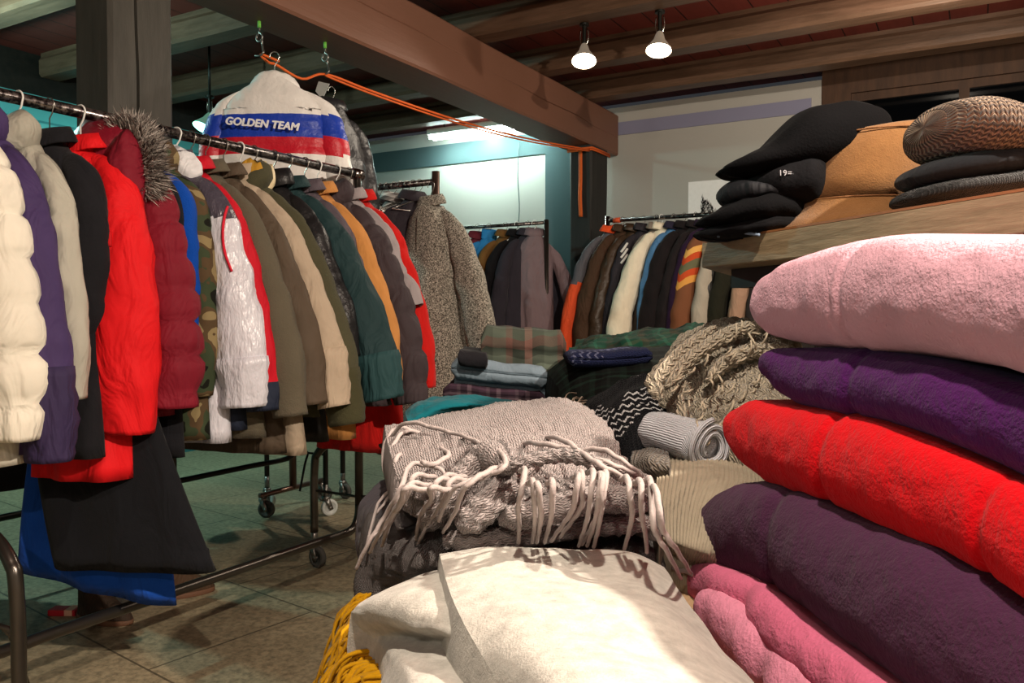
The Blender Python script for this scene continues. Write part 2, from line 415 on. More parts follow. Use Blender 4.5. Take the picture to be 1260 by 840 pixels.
# poster with a furry black ear, taped on the back wall
pr = empty('poster', (-1.9, YB - .004, 1.3))
a = onY(847, 224, YB - .005); b = onY(935, 330, YB - .005)
m = MB(); m.box((a.x - pr.location.x, -.001, b.z - 1.3), (b.x - pr.location.x, .002, a.z - 1.3)); m.build('paper_sheet', plain('white_paper', '#fbfbfa', .7), pr, False)
m = MB(); rnd = random.Random(4)
A_ = onY(863, 242, YB - .009); B_ = onY(862, 272, YB - .009); C_ = onY(893, 272, YB - .009)
for k in range(260):
    u, v = rnd.random(), rnd.random()
    if u + v > 1: u, v = 1 - u, 1 - v
    p = A_ + (B_ - A_) * u + (C_ - A_) * v; d = Vector((rnd.uniform(-.008, .006), 0, rnd.uniform(.012, .035)))
    q = [p + Vector((-.003, 0, 0)), p + Vector((.003, 0, 0)), p + d]
    m.add([x - pr.location for x in q], [(0, 1, 2)])
m.build('printed_ear', plain('black_print', '#1c1a1c', .8), pr, False)
tag(pr, 'white paper poster with a furry black ear on the back wall above the rack', 'poster')
# ------------------------------------------------------------------ ceiling lamps
METB = plain('black_lamp_metal', '#15140f', .4, .3)
CHROME = plain('chrome', '#c9c7c2', .18, 1)
def lampshade_glass(name, c):
    t = NT(name); t.b.inputs['Transmission Weight'].default_value = .0
    t.b.inputs['Emission Color'].default_value = lin(c); t.b.inputs['Emission Strength'].default_value = .12
    return t.done(lin('#8a7a68'), .15, spec=.8, metal=.4)
def ceiling_lamp(loc, color, bulbcol, energy, label, tilt, light_t, estr=14, rod=0):
    e = empty('spotlight', loc)
    if rod: m = MB(); m.cyl((0, 0, rod / 2), (0, 0, 1), .008, rod, 10); m.build('rod', METB, e)
    ax = Vector(tilt).normalized(); P = Vector((0, 0, 0))
    m = MB(); m.cyl((0, 0, -.006), (0, 0, 1), .026, .012, 20); m.cyl((0, 0, -.06), (0, 0, 1), .011, .1, 14); m.build('stem', METB, e, False)
    m = MB(); m.tube([(-.02, 0, -.03), (-.024, 0, -.08), (-.012, 0, -.115)], .0035, 8, sub=4); m.tube([(.02, 0, -.03), (.024, 0, -.08), (.012, 0, -.115)], .0035, 8, sub=4); m.build('bracket', CHROME, e)
    c = Vector((0, 0, -.115)); rings = []
    for s_, r in ((-.005, .015), (.01, .022), (.04, .03), (.065, .046), (.09, .062), (.102, .066)):
        q = ax.orthogonal().normalized(); q2 = ax.cross(q)
        rings.append([c + ax * s_ + (q * math.cos(a) + q2 * math.sin(a)) * r for a in [2 * PI * k / 24 for k in range(24)]])
    m = MB(); m.loft(rings, False); m.build('reflector', lampshade_glass('lamp_reflector_' + bulbcol.strip('#'), bulbcol), e)
    m = MB(); m.cyl(c + ax * .1, ax, .063, .006, 24); m.build('bulb', plain('glowing_bulb', bulbcol, .5, 0, .2, estr), e)
    tag(e, label, 'lamp')
    lamp('bulb_light', 'SPOT', Vector(loc) + c + ax * .13, energy, color, Vector(loc) + light_t, .03, 120, .6)
p1 = onZ(719, 30, 2.64); p2 = onZ(812, 14, 2.64)
ceiling_lamp((p1.x, p1.y, 2.643), WARM, '#ffe9cc', 22, 'lit reflector spotlight on the ceiling joist nearer the long beam', (.15, -.35, -1), Vector((-.4, -1.6, -2)))
ceiling_lamp((p2.x, p2.y, 2.643), WARM, '#ffe9cc', 22, 'lit reflector spotlight further right, pointing down from the ceiling joist', (.05, -.3, -1), Vector((-.2, -1.6, -2)))
p3 = atD(258, 118, 5.1)
ceiling_lamp((p3.x, p3.y, p3.z), (.45, 1, .85), '#7dffe0', 35, 'spotlight glowing cyan green behind the white, blue and red jacket', (-.1, -.5, -1), Vector((-1.5, .3, -1.4)), 10, CEIL - p3.z)
# strip light against the back wall
fx0 = onY(528, 160, YB - .25).x; fx1 = onY(655, 160, YB - .25).x
e = empty('strip_light', ((fx0 + fx1) / 2, YB - .24, 2.6))
hw_ = (fx1 - fx0) / 2
m = MB(); m.box((-hw_, -.05, .03), (hw_, .05, .08)); m.build('fixture_body', plain('white_enamel', '#e8ecea', .4), e, False, bevel=.008)
for sx in (-1, 1):
    m = MB(); m.cyl((sx * hw_ * .7, 0, .14), (0, 0, 1), .006, .12, 8); m.build('hanging_rod', METB, e)
for dy in (-.03, .03):
    m = MB(); m.cyl((0, dy, .01), (1, 0, 0), .014, hw_ * 2 - .04, 14); m.build('tube', plain('glowing_tube', '#e6fff6', .4, 0, .2, 34), e)
tag(e, 'glowing fluorescent strip light high on the back wall behind the long beam', 'lamp')
lamp('tube_light', 'POINT', ((fx0 + fx1) / 2, YB - .12, 2.64), 7, (.8, 1, .95), None, .05)
lamp('tube_light', 'AREA', ((fx0 + fx1) / 2, YB - .20, 2.58), 7, (.72, 1, .93), ((fx0 + fx1) / 2, YB + .15, 1.6), hw_ * 2, sy=.08)

# ------------------------------------------------------------------ racks
STEEL = plain('dark_steel_tube', '#5d5853', .28, .9, .5)
BLACKT = plain('black_steel_tube', '#2a2826', .35, .7, .5)
SHINY = plain('worn_chrome_bar', '#8d8480', .2, 1)
def bar_mat():
    t = NT('scratched_bar'); co = t.coord(); n = t.noise(co, 60, 4, .7); n2 = t.noise(co, 14, 2)
    c = t.mix(t.ramp(n, [(.45, (0, 0, 0, 1)), (.62, (1, 1, 1, 1))]), lin('#2c2627'), lin('#97908e'))
    return t.done(c, .25, t.bump(n2, .4, .004), metal=.85)
BAR = bar_mat()
RUB = plain('grey_rubber', '#4a4946', .7); RUBW = plain('white_wheel_plastic', '#c9cdc9', .5); ZINC = plain('zinc', '#8e8c88', .35, .9)
def caster(root, x, y, top, yaw=0, r=.045, wheel=None):
    e = empty('caster', (x, y, 0), yaw); e.parent = root
    m = MB(); m.cyl((0, 0, (top + r * 2.1) / 2), (0, 0, 1), .014, top - r * 2.1 + .004, 16); m.cyl((0, 0, r * 2.15), (0, 0, 1), .022, .018, 16)
    for s in (-1, 1):
        m.add([(-.016, s * .017, r * 2.1), (.016, s * .017, r * 2.1), (.036, s * .017, r * .85), (.018, s * .017, r * .7), (-.016, s * .021, r * 2.1), (.016, s * .021, r * 2.1), (.036, s * .021, r * .85), (.018, s * .021, r * .7)],
              [(0, 1, 2, 3), (7, 6, 5, 4), (0, 4, 5, 1), (1, 5, 6, 2), (2, 6, 7, 3), (3, 7, 4, 0)])
    m.build('caster_fork', ZINC, e, True)
    m = MB(); rr = []
    for yy, rad in ((-.012, r * .72), (-.012, r * .92), (-.008, r), (.008, r), (.012, r * .92), (.012, r * .72), (.006, r * .6), (.006, r * .25), (-.006, r * .25), (-.006, r * .6)):
        rr.append([(.02 + rad * math.cos(a), yy, r + rad * math.sin(a)) for a in [2 * PI * k / 28 for k in range(28)]])
    m.loft(rr + [rr[0]], False); m.build('wheel', wheel or RUB, e)
    m = MB(); m.cyl((.02, 0, r), (0, 1, 0), .008, .044, 12); m.build('axle', ZINC, e)
    return e
def loop_rack(x, y0, y1, H, label, low=.2, hw=.25, arch=.57, steel=STEEL, bar=BAR, wheel=None, zb=.16, topbar=True, rr=.017, cyaw=.5):
    """garment rack along Y: arched ends on casters, a low tube between the ends, a bar on top"""
    e = empty('garment_rack', (x, (y0 + y1) / 2, 0)); o = (y0 + y1) / 2; a, b = y0 - o, y1 - o
    for yy, s in ((a, 1), (b, -1)):
        m = MB(); P = []
        for k in range(25):
            th = PI * k / 24; P.append((hw * -math.cos(th) * (1 if True else 1), yy, arch - .16 + .16 * math.sin(th) ** .8))
        P = [(-hw, yy, zb - .01), (-hw, yy, zb + .1)] + [(-hw * 1.0, yy, .36)] + P[2:-2] + [(hw, yy, .36), (hw, yy, zb + .1), (hw, yy, zb - .01)]
        m.tube(P, rr, 12, sub=3); m.build('end_arch', steel, e)
        m = MB(); m.tube([(-hw, yy, .33), (hw, yy, .33)], .006, 8); m.tube([(0, yy, .33), (.09, yy, .335), (.12, yy + s * .05, .28), (.12, yy + s * .09, .14)], .006, 8, sub=4); m.build('end_brace', steel, e)
        for sx in (-1, 1): caster(e, sx * hw, yy, zb, cyaw + sx * .6, wheel=wheel)
        m = MB(); m.tube([(0, yy, low + .08), (0, yy, H + .012)], rr, 14); m.build('upright', steel, e)
        m = MB(); m.cyl((0, yy, H), (0, 1, 0), rr + .006, .05, 16); m.build('bar_clamp', SHINY, e)
    m = MB(); m.tube([(0, a, low + .1), (0, a + .01, low + .04), (0, a + .06, low)] + [(0, a + .06 + (b - a - .12) * k / 8, low) for k in range(1, 8)] + [(0, b - .06, low), (0, b - .01, low + .04), (0, b, low + .1)], rr, 14, sub=4)
    m.build('low_rail', steel, e)
    if topbar:
        m = MB(); m.tube([(0, a - .05, H), (0, b + .012, H)], rr, 16); m.build('hanging_bar', bar, e)
    tag(e, label, 'rack'); return e
RX = -2.21; RH = 1.65
loop_rack(RX, 1.06, 2.567, RH, 'long wheeled garment rack in the left foreground with a low steel tube along the floor')
loop_rack(-3.25, .95, 3.25, 1.5, 'dark wheeled garment rack standing behind the front rack, partly hidden by its coats', steel=BLACKT, wheel=RUBW, low=.3, hw=.22, rr=.014, zb=.17)
loop_rack(-3.0, 3.62, 4.9, 1.45, 'black wheeled rack seen under the coats behind the front rack', steel=BLACKT, low=.28, hw=.24, rr=.015)

def x_rack(xa, xb, y, H, label, poles, pole_mat, bar=BAR, pr=.017, over=.0, pr_bar=.014):
    e = empty('garment_rack', ((xa + xb) / 2, y, 0)); o = (xa + xb) / 2
    m = MB(); m.tube([(xa - o, 0, H), (xb - o, 0, H)], pr_bar, 14); m.build('hanging_bar', bar, e)
    for px in poles:
        m = MB(); m.tube([(px - o, 0, .12), (px - o, 0, H + over)], pr, 14); m.build('upright', pole_mat, e)
        m = MB(); m.tube([(px - o, -.24, .12), (px - o, .24, .12)], .015, 10); m.build('foot', pole_mat, e)
        for s in (-1, 1): caster(e, px - o, s * .22, .12, .4)
    tag(e, label, 'rack'); return e
COPPER = plain('warm_brushed_tube', '#7a6258', .3, .9)
CY, CH = 3.28, 1.73
x_rack(-3.35, -2.325, CY, CH, 'rack with a brown tube upright beside the speckled coat', [-3.3, -2.325], COPPER, over=.05, pr=.02, pr_bar=.016)
DY, DH = 4.88, 1.70
x_rack(-3.7, -2.55, DY, DH, 'rack against the pale back wall to the right of the speckled coat', [-3.65, -2.55], STEEL, over=.02, pr_bar=.012)
EY_, EH = 5.15, 1.72
x_rack(-2.23, -.2, EY_, EH, 'rack right of the dark post, its bar running behind the hat shelf', [-2.22, -.25], SHINY, over=.03, pr_bar=.014)
m = MB(); m.cyl((-2.15, EY_, EH), (1, 0, 0), .018, .05, 16); tag(m.build('rail_marker', plain('orange_tape', '#d8552c', .6)), 'orange tape wound around the left end of the bar by the dark post', 'tape')

# ------------------------------------------------------------------ hangers and coats
WIRE = plain('hanger_wire', '#b9b6b0', .25, .9); WPL = plain('white_hanger_plastic', '#e6e6e2', .45); DPL = plain('dark_hanger_plastic', '#2c2a29', .4)
def hanger(loc, yaw, label, mat=None, hw=.15, drop=.085, barr=.017):
    m = MB(); R = barr + .003
    P = [(math.cos(a) * R, 0, math.sin(a) * R) for a in [math.radians(200 - 200 * k / 10) for k in range(11)]]
    P += [(R * .6, 0, -.022), (0, 0, -.036), (0, 0, -drop + .01)]
    m.tube(P, .0018 if mat is None else .0026, 6)
    Q = [(-hw, 0, -drop - .055), (-hw * .5, 0, -drop - .022), (-.02, 0, -drop + .002), (0, 0, -drop + .006), (.02, 0, -drop + .002), (hw * .5, 0, -drop - .022), (hw, 0, -drop - .055)]
    m.tube(Q + [Q[0]], .0022 if mat is None else .005, 6)
    o = m.build('clothes_hanger', mat or WIRE); o.location = loc; o.rotation_euler = (0, 0, yaw)
    return tag(o, label, 'hanger')
def ring_body(hwid, th, z, n, pw=2.5, fold=0, seed=0, dz=0, fk=9, xo=0, yo=0):
    r = []
    for k in range(n):
        a = 2 * PI * k / n; ca, sa = math.cos(a), math.sin(a)
        x = hwid * math.copysign(abs(ca) ** (2 / pw), ca); y = th * math.copysign(abs(sa) ** (2 / pw), sa)
        f = fold * (math.sin(x * fk * 6 + seed * 2.1 + z * 1.5) * .7 + nz(x * 9, z * 3, seed) * 1.3)
        r.append((x + xo + fold * .4 * nz(a, z * 2, seed + 5), y + yo + f * (1 if sa > 0 else -1) * min(1, abs(sa) * 2) * .55 + fold * .7 * nz(x * 5, z * 2.2, seed + 9), z - dz * (abs(x) / max(hwid, .01)) ** 1.5))
    return r
COATS = []
def coat(loc, yaw, label, color, cat='coat', L=.85, hw=.155, sl=.6, th=.045, kind='wool', c2=None, puff=0, flare=.12, slf=.14, swing=0, collar='fold', ccol=None, hem=None, cuff=None,
         scol=None, skind=None, sr=.06, grp=None, seed=None, open_front=False, htype=None, drop=.085, neck=0, hlabel=None, cls='coat', sfwd=0, scale=1, sleeves=True, scoll=.0, colh=.05, cx_=None, side=1, wr=1.0, yoke=None):
    seed = seed if seed is not None else len(COATS) * 1.7 + 3
    e = empty(cls, loc, yaw); e.scale = (scale,) * 3; COATS.append(e)
    mat = cloth(color, kind, c2); smat = cloth(scol or color, skind or kind, c2)
    z0 = -drop + .012
    # body
    st = [(0, .045, .038, .008), (.012, .062, .04, .01), (.03, .08, .04, .014), (.05, .10, .042, .016), (.075, .122, .044, .016), (.12, hw * .97, .047, .01), (.18, hw * 1.06, .05, .0)]
    zs = [s_[0] for s_ in st]
    NN = 26 if puff == 0 else 44
    m = MB(); rings = []
    for i in range(NN + 1):
        q = (i / NN) ** 1.15; d = q * L
        hwid = np.interp(d, zs + [L], [s_[1] for s_ in st] + [hw + flare * .7]); t_ = np.interp(d, zs + [L * .5, L], [s_[2] for s_ in st] + [th * 1.15, th * 1.2]) * th / .045
        dz = np.interp(d, zs, [s_[3] for s_ in st])
        f = .019 * min(1, d / .45) * wr
        if puff:
            ph = abs(math.sin(PI * d / puff)) ** .5; t_ = t_ * (.78 + .34 * ph); hwid = hwid * (.97 + .05 * ph); f *= .5
        rings.append(ring_body(hwid, t_, z0 - d, 44, 2.4, f, seed, dz))
    last = rings[-1]; rings.append([(x * .985, y * .9, z + .002) for x, y, z in last]); rings.append([(x * .96, y * .78, z + .03) for x, y, z in last])
    m.loft(rings, True)
    if hem:
        m.mi = [0] * len(m.f)
        for fi, f_ in enumerate(m.f):
            zc = sum(m.v[i][2] for i in f_) / len(f_)
            if zc < z0 - L + hem[1]: m.mi[fi] = 1
    if yoke:
        m.mi = [0] * len(m.f)
        for fi, f_ in enumerate(m.f):
            if sum(m.v[i][2] for i in f_) / len(f_) > z0 - yoke[1]: m.mi[fi] = 1
    m.build('body', [mat] + ([cloth(hem[0], kind)] if hem else ([cloth(yoke[0], kind)] if yoke else [])), e)
    # sleeves
    if sleeves:
        for s in (1, -1):
            m = MB(); base = Vector((s * hw, 0, z0 - .10)); out = (cx_ - hw) if (cx_ is not None and s == side) else slf
            path = [base + Vector((-s * .075, 0, .045)), base + Vector((-s * .04, 0, .02)), base + Vector((-s * .008, 0, -.02)), base + Vector((s * (.01 + out * .16), -sfwd * .1, -.09)), base + Vector((s * (.015 + out * .42), -sfwd * .4, -.24)),
                    base + Vector((s * (.012 + out * .76), -sfwd * .8 - swing * .5, -.22 - (sl - .22) * .5)), base + Vector((s * out, -sfwd - swing, -sl))]
            PP = catmull([Vector(p) for p in path], 11); n = len(PP); tot = sum((PP[i + 1] - PP[i]).length for i in range(n - 1)); acc = 0; rings = []
            for i, p in enumerate(PP):
                if i: acc += (p - PP[i - 1]).length
                q = acc / tot; r = np.interp(q, [0, .06, .15, .3, .55, .8, 1], [.024, .034, .044, .054, .064, .068, .056]) * sr / .06
                if puff: fq = (acc / (puff * .95)) % 1.0; r *= .97 + .08 * math.sin(PI * fq) - .15 * math.exp(-(min(fq, 1 - fq) / .085) ** 2)
                tdir = (PP[min(n - 1, i + 1)] - PP[max(0, i - 1)]).normalized(); ux = Vector((1, 0, 0)); ux = (ux - tdir * ux.dot(tdir)).normalized(); uy = tdir.cross(ux)
                ring = []
                for k in range(20):
                    a = 2 * PI * k / 20
                    cr = (.006 + .008 * min(1, q * 1.6)) * .6 * nz(math.cos(a) * 1.5 + q * 3, math.sin(a) * 1.5 - q * 2, q * 7, seed + s) * sr / .06 * wr
                    cr -= .007 * wr * max(0, nz(math.cos(a) * 1.2 + q * 9, math.sin(a) * 1.2, q * 17 + a, seed + 4)) * (q > .2)
                    cr += .0022 * math.sin(q * 34 + a * 2 + seed) * max(0, math.sin(q * PI)) * (1 if not puff else .3)
                    ring.append(p + (ux * math.cos(a) * (r * 1.0 + cr) + uy * math.sin(a) * (r * .78 + cr)))
                rings.append(ring)
            if kind == 'wool' or True:
                l_ = rings[-1]; c_ = sum((Vector(v) for v in l_), Vector()) / 20
                rings.append([c_ + (v - c_) * .86 + Vector((0, 0, .004)) for v in l_]); rings.append([c_ + (v - c_) * .8 + Vector((0, 0, .035)) for v in l_])
            m.loft(rings, True); zc_ = (hem and ('h', z0 - L + hem[1])) or (yoke and ('y', z0 - yoke[1]))
            if zc_:
                for fi, f_ in enumerate(m.f):
                    zz = sum(m.v[i][2] for i in f_) / len(f_)
                    if (zz < zc_[1]) == (zc_[0] == 'h'): m.mi[fi] = 1
            sleeve = m.build('sleeve', [smat] + ([cloth((hem or yoke)[0], kind)] if zc_ else []), e)
            if cuff:
                k0 = -6; m = MB(); rr2 = []
                src = rings[-3 - cuff[1] - 3:-2]
                for ii, l_ in enumerate(src):
                    c_ = sum((Vector(v) for v in l_), Vector()) / 20; g = (1.10 if ii % 2 else 1.05)
                    rr2.append([c_ + (Vector(v) - c_) * g for v in l_])
                m.loft(rr2, True); m.build('cuff', cloth(cuff[0] or color, kind), sleeve)
    # collar
    cm = cloth(ccol or color, 'wool' if ccol else kind, c2)
    if collar in ('fold', 'stand', 'fur', 'knit'):
        m = MB(); rings = []; ch = colh
        prof = {'fold': [(.046, .036, -.015), (.05, .036, ch * .4), (.054, .038, ch * .78), (.062, .042, ch * .8), (.075, .05, ch * .45), (.088, .054, 0), (.085, .05, -.004), (.06, .04, .01)],
                'stand': [(.06, .04, -.015), (.058, .04, ch * .6), (.056, .042, ch), (.049, .035, ch), (.047, .033, ch * .4), (.045, .03, -.01)],
                'knit': [(.06, .04, -.015), (.062, .044, ch * .6), (.056, .042, ch), (.049, .035, ch), (.047, .033, ch * .4), (.045, .03, -.01)],
                'fur': [(.05, .04, -.02), (.066, .05, ch * .4), (.072, .055, ch), (.05, .04, ch * 1.1), (.04, .03, ch * .4), (.04, .03, -.01)]}[collar]
        for a_, b_, zz in prof:
            r = []
            for k in range(24):
                an = 2 * PI * k / 24; d = nz(math.cos(an) * 2, math.sin(an) * 2, zz * 20, seed) * .006
                tip = -.02 * max(0, math.cos(an + PI / 2) - .6) * (1 if collar == 'fold' and zz < .03 else 0)
                r.append(((a_ + d) * math.cos(an), (b_ + d) * math.sin(an), z0 + zz + .01 * math.sin(an) * 1 + tip))
            rings.append(r)
        m.loft(rings, False); m.build('collar', cm, e)
    if collar == 'hood':
        hood_down(e, z0, cm, seed)
    h = hanger(loc, yaw, hlabel or ('hanger of the ' + ' '.join(label.split()[:13])), {None: None, 'w': WPL, 'd': DPL}[htype], max(.1, hw * .85), drop)
    if scale != 1: h.scale = (scale,) * 3
    tag(e, label, cat, grp); return e
def hood_down(e, z0, mat, seed, big=1.0):
    """a hood slumped on the back of the collar"""
    m = MB(); rings = []
    for i in range(13):
        t = i / 12; z = z0 + .055 - .13 * t * big
        wd = (.05 + .05 * math.sin(PI * min(1, t * 1.1)) ** .7) * big * (1 - .25 * t); dp = (.03 + .035 * math.sin(PI * min(1, t * 1.05)) ** .8) * big
        r = []
        for k in range(24):
            a = 2 * PI * k / 24; d = .007 * nz(math.cos(a) * 3, math.sin(a) * 3, t * 5, seed)
            r.append(((wd + d) * math.cos(a), (dp + d) * math.sin(a) - .018 - .02 * t, z + .01 * math.cos(2 * a)))
        rings.append(r)
    rings.insert(0, [(x * .6, y * .6, z - .03) for x, y, z in rings[0]])
    m.loft(rings, True); return m.build('hood', mat, e)

# front rack, from the near end to the far end: px of the collar on the bar
BODYY = 0
def on_rack(px): return Vector((RX, onX(px, 100, RX).y, RH))
Y20 = math.radians(18)
def solve_x(p, psi, cx, n=40):
    """distance along the coat's own width axis at which it reaches the given column"""
    a, b = -.1, 1.2; ca, sa = math.cos(psi), math.sin(psi)
    for _ in range(n):
        m_ = (a + b) / 2; q = p + Vector((ca * m_, sa * m_, 0)); d = q.dot(FH); px = 630 + F * q.dot(RT) / d
        if px < cx: a = m_
        else: b = m_
    return m_, d
def A(px, yaw, cuff_at, hemy, label, color, **k):
    p = on_rack(px); psi = math.radians(yaw); cx, cy = cuff_at; k.setdefault('drop', .115); dr = k['drop']; z0 = RH - dr + .012
    xo, d = solve_x(p, psi, cx); zc = atD(cx, cy, d).z; k['sl'] = max(.3, z0 - .10 - zc); k['cx_'] = xo
    if hemy: k['L'] = z0 - atD(cx, hemy, d).z
    k.setdefault('hw', .13); k.setdefault('flare', max(.06, (xo - .13) * .75))
    return coat(p, psi, label, color, **k)
A(-50, 0, (10, 540), 575, 'cream white quilted puffer cut by the left edge', '#ece6d6', sr=.088, th=.06, kind='cotton', puff=.115, cat='jacket', cls='puffer_jacket', collar='stand', htype='w')
A(-16, 2, (58, 567), 560, 'dark purple hooded sweatshirt with ribbed cuffs beside the cream puffer', '#43335f', kind='cotton', cuff=('#352a4c', 7), cls='hooded_sweatshirt', cat='sweatshirt', collar='hood', sr=.066)
A(22, 4, (82, 490), 480, 'light grey hooded jacket, right of the purple sweatshirt', '#a9a699', kind='cotton', scol='#b5b2a5', cls='hooded_jacket', cat='jacket', collar='hood', sr=.056, htype='w')
A(60, 4, (90, 430), 560, 'black wool coat between the light grey hooded jacket and the bright red one', '#1e1e22', sr=.07, cls='wool_coat', hw=.14)
redj = A(98, 6, (150, 530), 588, 'bright red jacket with a small square sleeve pocket', '#e0151c', kind='cotton', sr=.098, cls='red_jacket', cat='jacket', collar='fold', th=.06, htype='w')
burg = A(142, 8, (208, 500), 512, 'burgundy puffer jacket with a grey fur trimmed hood', '#7a1426', kind='cotton', puff=.10, sr=.088, th=.06, cls='puffer_jacket', cat='jacket', collar='stand')
A(164, 6, (190, 470), 560, 'black jacket squeezed in right of the burgundy puffer', '#1c1c20', cls='dark_jacket', cat='jacket')
A(180, 6, (216, 480), 500, 'royal blue fleece jacket behind the burgundy puffer', '#1248a8', kind='fleece', cls='fleece_jacket', cat='jacket', collar='stand')
A(194, 8, (240, 485), 540, 'camouflage jacket with a green brown hood', '#3a4530', kind='camo', cls='camouflage_jacket', cat='jacket', collar='hood')
wht = A(216, 12, (300, 500), 545, 'shiny white sports jacket with grey shoulders and red piping', '#d3d2dc', kind='satin', sr=.076, cls='sports_jacket', cat='jacket', collar='stand', ccol='#4b4652', cuff=('#d3d2dc', 5), htype='w', yoke=('#4b4652', .17))
A(234, 8, (322, 505), 530, 'red and navy jacket peeking out right of the shiny white jacket', '#c41226', kind='cotton', cls='two_tone_jacket', cat='jacket', hem=('#232a3c', .16))
A(252, 8, (356, 512), 540, 'grey green fleece jacket right of the shiny white jacket', '#5f584a', kind='fleece', sr=.064, cls='fleece_jacket', cat='jacket', collar='fold')
A(274, 8, (382, 498), 560, 'brown waxed cotton jacket with a flared open cuff', '#54473a', kind='cotton', sr=.062, cls='cotton_jacket', cat='jacket', collar='fold')
A(294, 8, (412, 500), 562, 'light beige jacket with an elasticated cuff', '#b3a18c', kind='cotton', sr=.06, cls='beige_jacket', cat='jacket', collar='stand', cuff=('#b3a18c', 6), htype='w')
A(311, 8, (427, 522), 515, 'olive green fleece with gathered elastic cuffs', '#4c4a38', kind='fleece', sr=.062, cls='fleece_jacket', cat='jacket', collar='hood', cuff=('#45432f', 5))
A(336, 6, (425, 440), 545, 'black leather biker jacket between the olive fleece and the teal anorak', '#1d1c1e', kind='nylon', cls='leather_jacket', cat='jacket', collar='fold', colh=.07)
grn = A(354, 8, (470, 492), 500, 'dark teal green anorak with a buttoned cuff', '#21393c', kind='cotton', sr=.078, cls='anorak', cat='jacket', collar='fold', cuff=('#27474a', 5))
A(374, 6, (450, 450), 480, 'mauve grey blouson tucked behind the teal green anorak', '#5a5058', kind='cotton', cls='blouson', cat='jacket')
A(390, 6, (477, 470), 543, 'camel orange wool coat with a long plain sleeve', '#c98b4e', kind='wool', sr=.064, cls='wool_coat', cat='coat', collar='fold', flare=.04, htype='w')
pad = A(413, 6, (506, 496), 500, 'dark brown quilted parka with a small woven badge on the sleeve', '#40363a', kind='cotton', sr=.074, th=.055, puff=.13, cls='parka', cat='jacket', collar='hood', htype='w')
A(428, 4, (505, 380), 420, 'light grey cardigan between the dark brown parka and the red coat', '#a09698', cls='cardigan', cat='cardigan')
A(440, 4, (518, 478), 560, 'bright red wool coat at the far end of the front rack', '#c81f1c', kind='wool', sr=.066, cls='wool_coat', cat='coat', collar='fold')

# details on those garments
from mathutils.bvhtree import BVHTree
def surf(e, pts, part=('sleeve', 'body'), off=.003):
    bpy.context.view_layer.update(); out = []; trees = []
    for ch in e.children:
        if ch.type == 'MESH' and ch.name.split('.')[0] in part:
            trees.append(BVHTree.FromPolygons([ch.matrix_world @ v.co for v in ch.data.vertices], [tuple(p.vertices) for p in ch.data.polygons]))
    for px, py in pts:
        r = ray(px, py).normalized(); best = None
        for t in trees:
            l, n, i, d = t.ray_cast(EV, r)
            if l is not None and (best is None or d < best[1]): best = (l, d, n)
        if best: out.append(best[0] - r * off)
    inv = e.matrix_world.inverted(); return [inv @ p for p in out]
def sticker(e, name, mat, x0, y0, x1, y1, label=None, n=5, off=.004):
    G = []
    for i in range(n):
        row = surf(e, [(x0 + (x1 - x0) * j / (n - 1), y0 + (y1 - y0) * i / (n - 1)) for j in range(n)], off=off)
        if len(row) < n: print('STICK MISS', name, len(row)); return
        G.append(row)
    m = MB(); m.grid(G); o = m.build(name, mat, e); s = o.modifiers.new('thickness', 'SOLIDIFY'); s.thickness = .003
    if label: o['label'] = label
    return o
def on_sleeve(e, drop, dx, sx, sz, name, mat, y=-.05, label=None, yaw=0):
    m = MB(); m.box((-sx, -.003, -sz), (sx, .003, sz)); o = m.build(name, mat, e, False, bevel=.002); o.location = (dx, y, -drop); o.rotation_euler = (0, 0, yaw)
    if label: o['label'] = label
    return o
sticker(redj, 'sleeve_pocket', cloth('#c8141b', 'cotton'), 123, 286, 137, 303)
sticker(pad, 'sleeve_badge', plain('badge_cloth', '#2b2926', .7), 481, 314, 496, 323, 'small dark woven badge')
pp = surf(wht, [(280, 254), (276, 268), (274, 290), (277, 312), (285, 334)], off=.003)
if len(pp) > 2:
    m = MB(); m.tube(pp, .0045, 6, sub=5); o = m.build('piping', cloth('#d8243a', 'cotton'), wht); o['label'] = 'curved red piping'
# fur hood on the burgundy puffer
hd = hood_down(burg, -.055, cloth('#7a1426', 'nylon'), 3, 1.35)
def fur(parent, center_fn, n, length, name, cols, rnd, w=.0015):
    mb = [MB() for _ in cols]
    for k in range(n):
        p, d = center_fn(rnd); d = d.normalized(); side = d.orthogonal().normalized(); 
        side = (Matrix.Rotation(rnd.uniform(0, 6.28), 3, d) @ side) * w; L_ = length * rnd.uniform(.6, 1.15)
        bend = Vector((rnd.uniform(-1, 1), rnd.uniform(-1, 1), rnd.uniform(-1.2, .3))) * L_ * .25
        a, b, c = p, p + d * L_ * .55 + bend * .3, p + d * L_ + bend
        m = mb[rnd.randrange(len(cols))]
        m.add([a - side, a + side, b - side * .8, b + side * .8, c], [(0, 1, 3, 2), (2, 3, 4)])
    mm = MB(); 
    for i, x in enumerate(mb): mm.cur = i; mm.add(x.v, x.f)
    return mm.build(name, [cloth(c, 'wool') for c in cols], parent)
def ringfn(cx, cy, cz, ra, rb, tilt):
    def f(r):
        a = r.uniform(-.55, PI + .55); base = Vector((math.cos(a) * ra, 0, math.sin(a) * rb))
        out = Vector((math.cos(a), r.uniform(-.9, .9), math.sin(a) + .1))
        p = Vector((cx, cy, cz)) + base + Vector((r.uniform(-.01, .01), r.uniform(-.025, .025), r.uniform(-.01, .01)))
        return p, out
    return f
m = MB(); rings = []
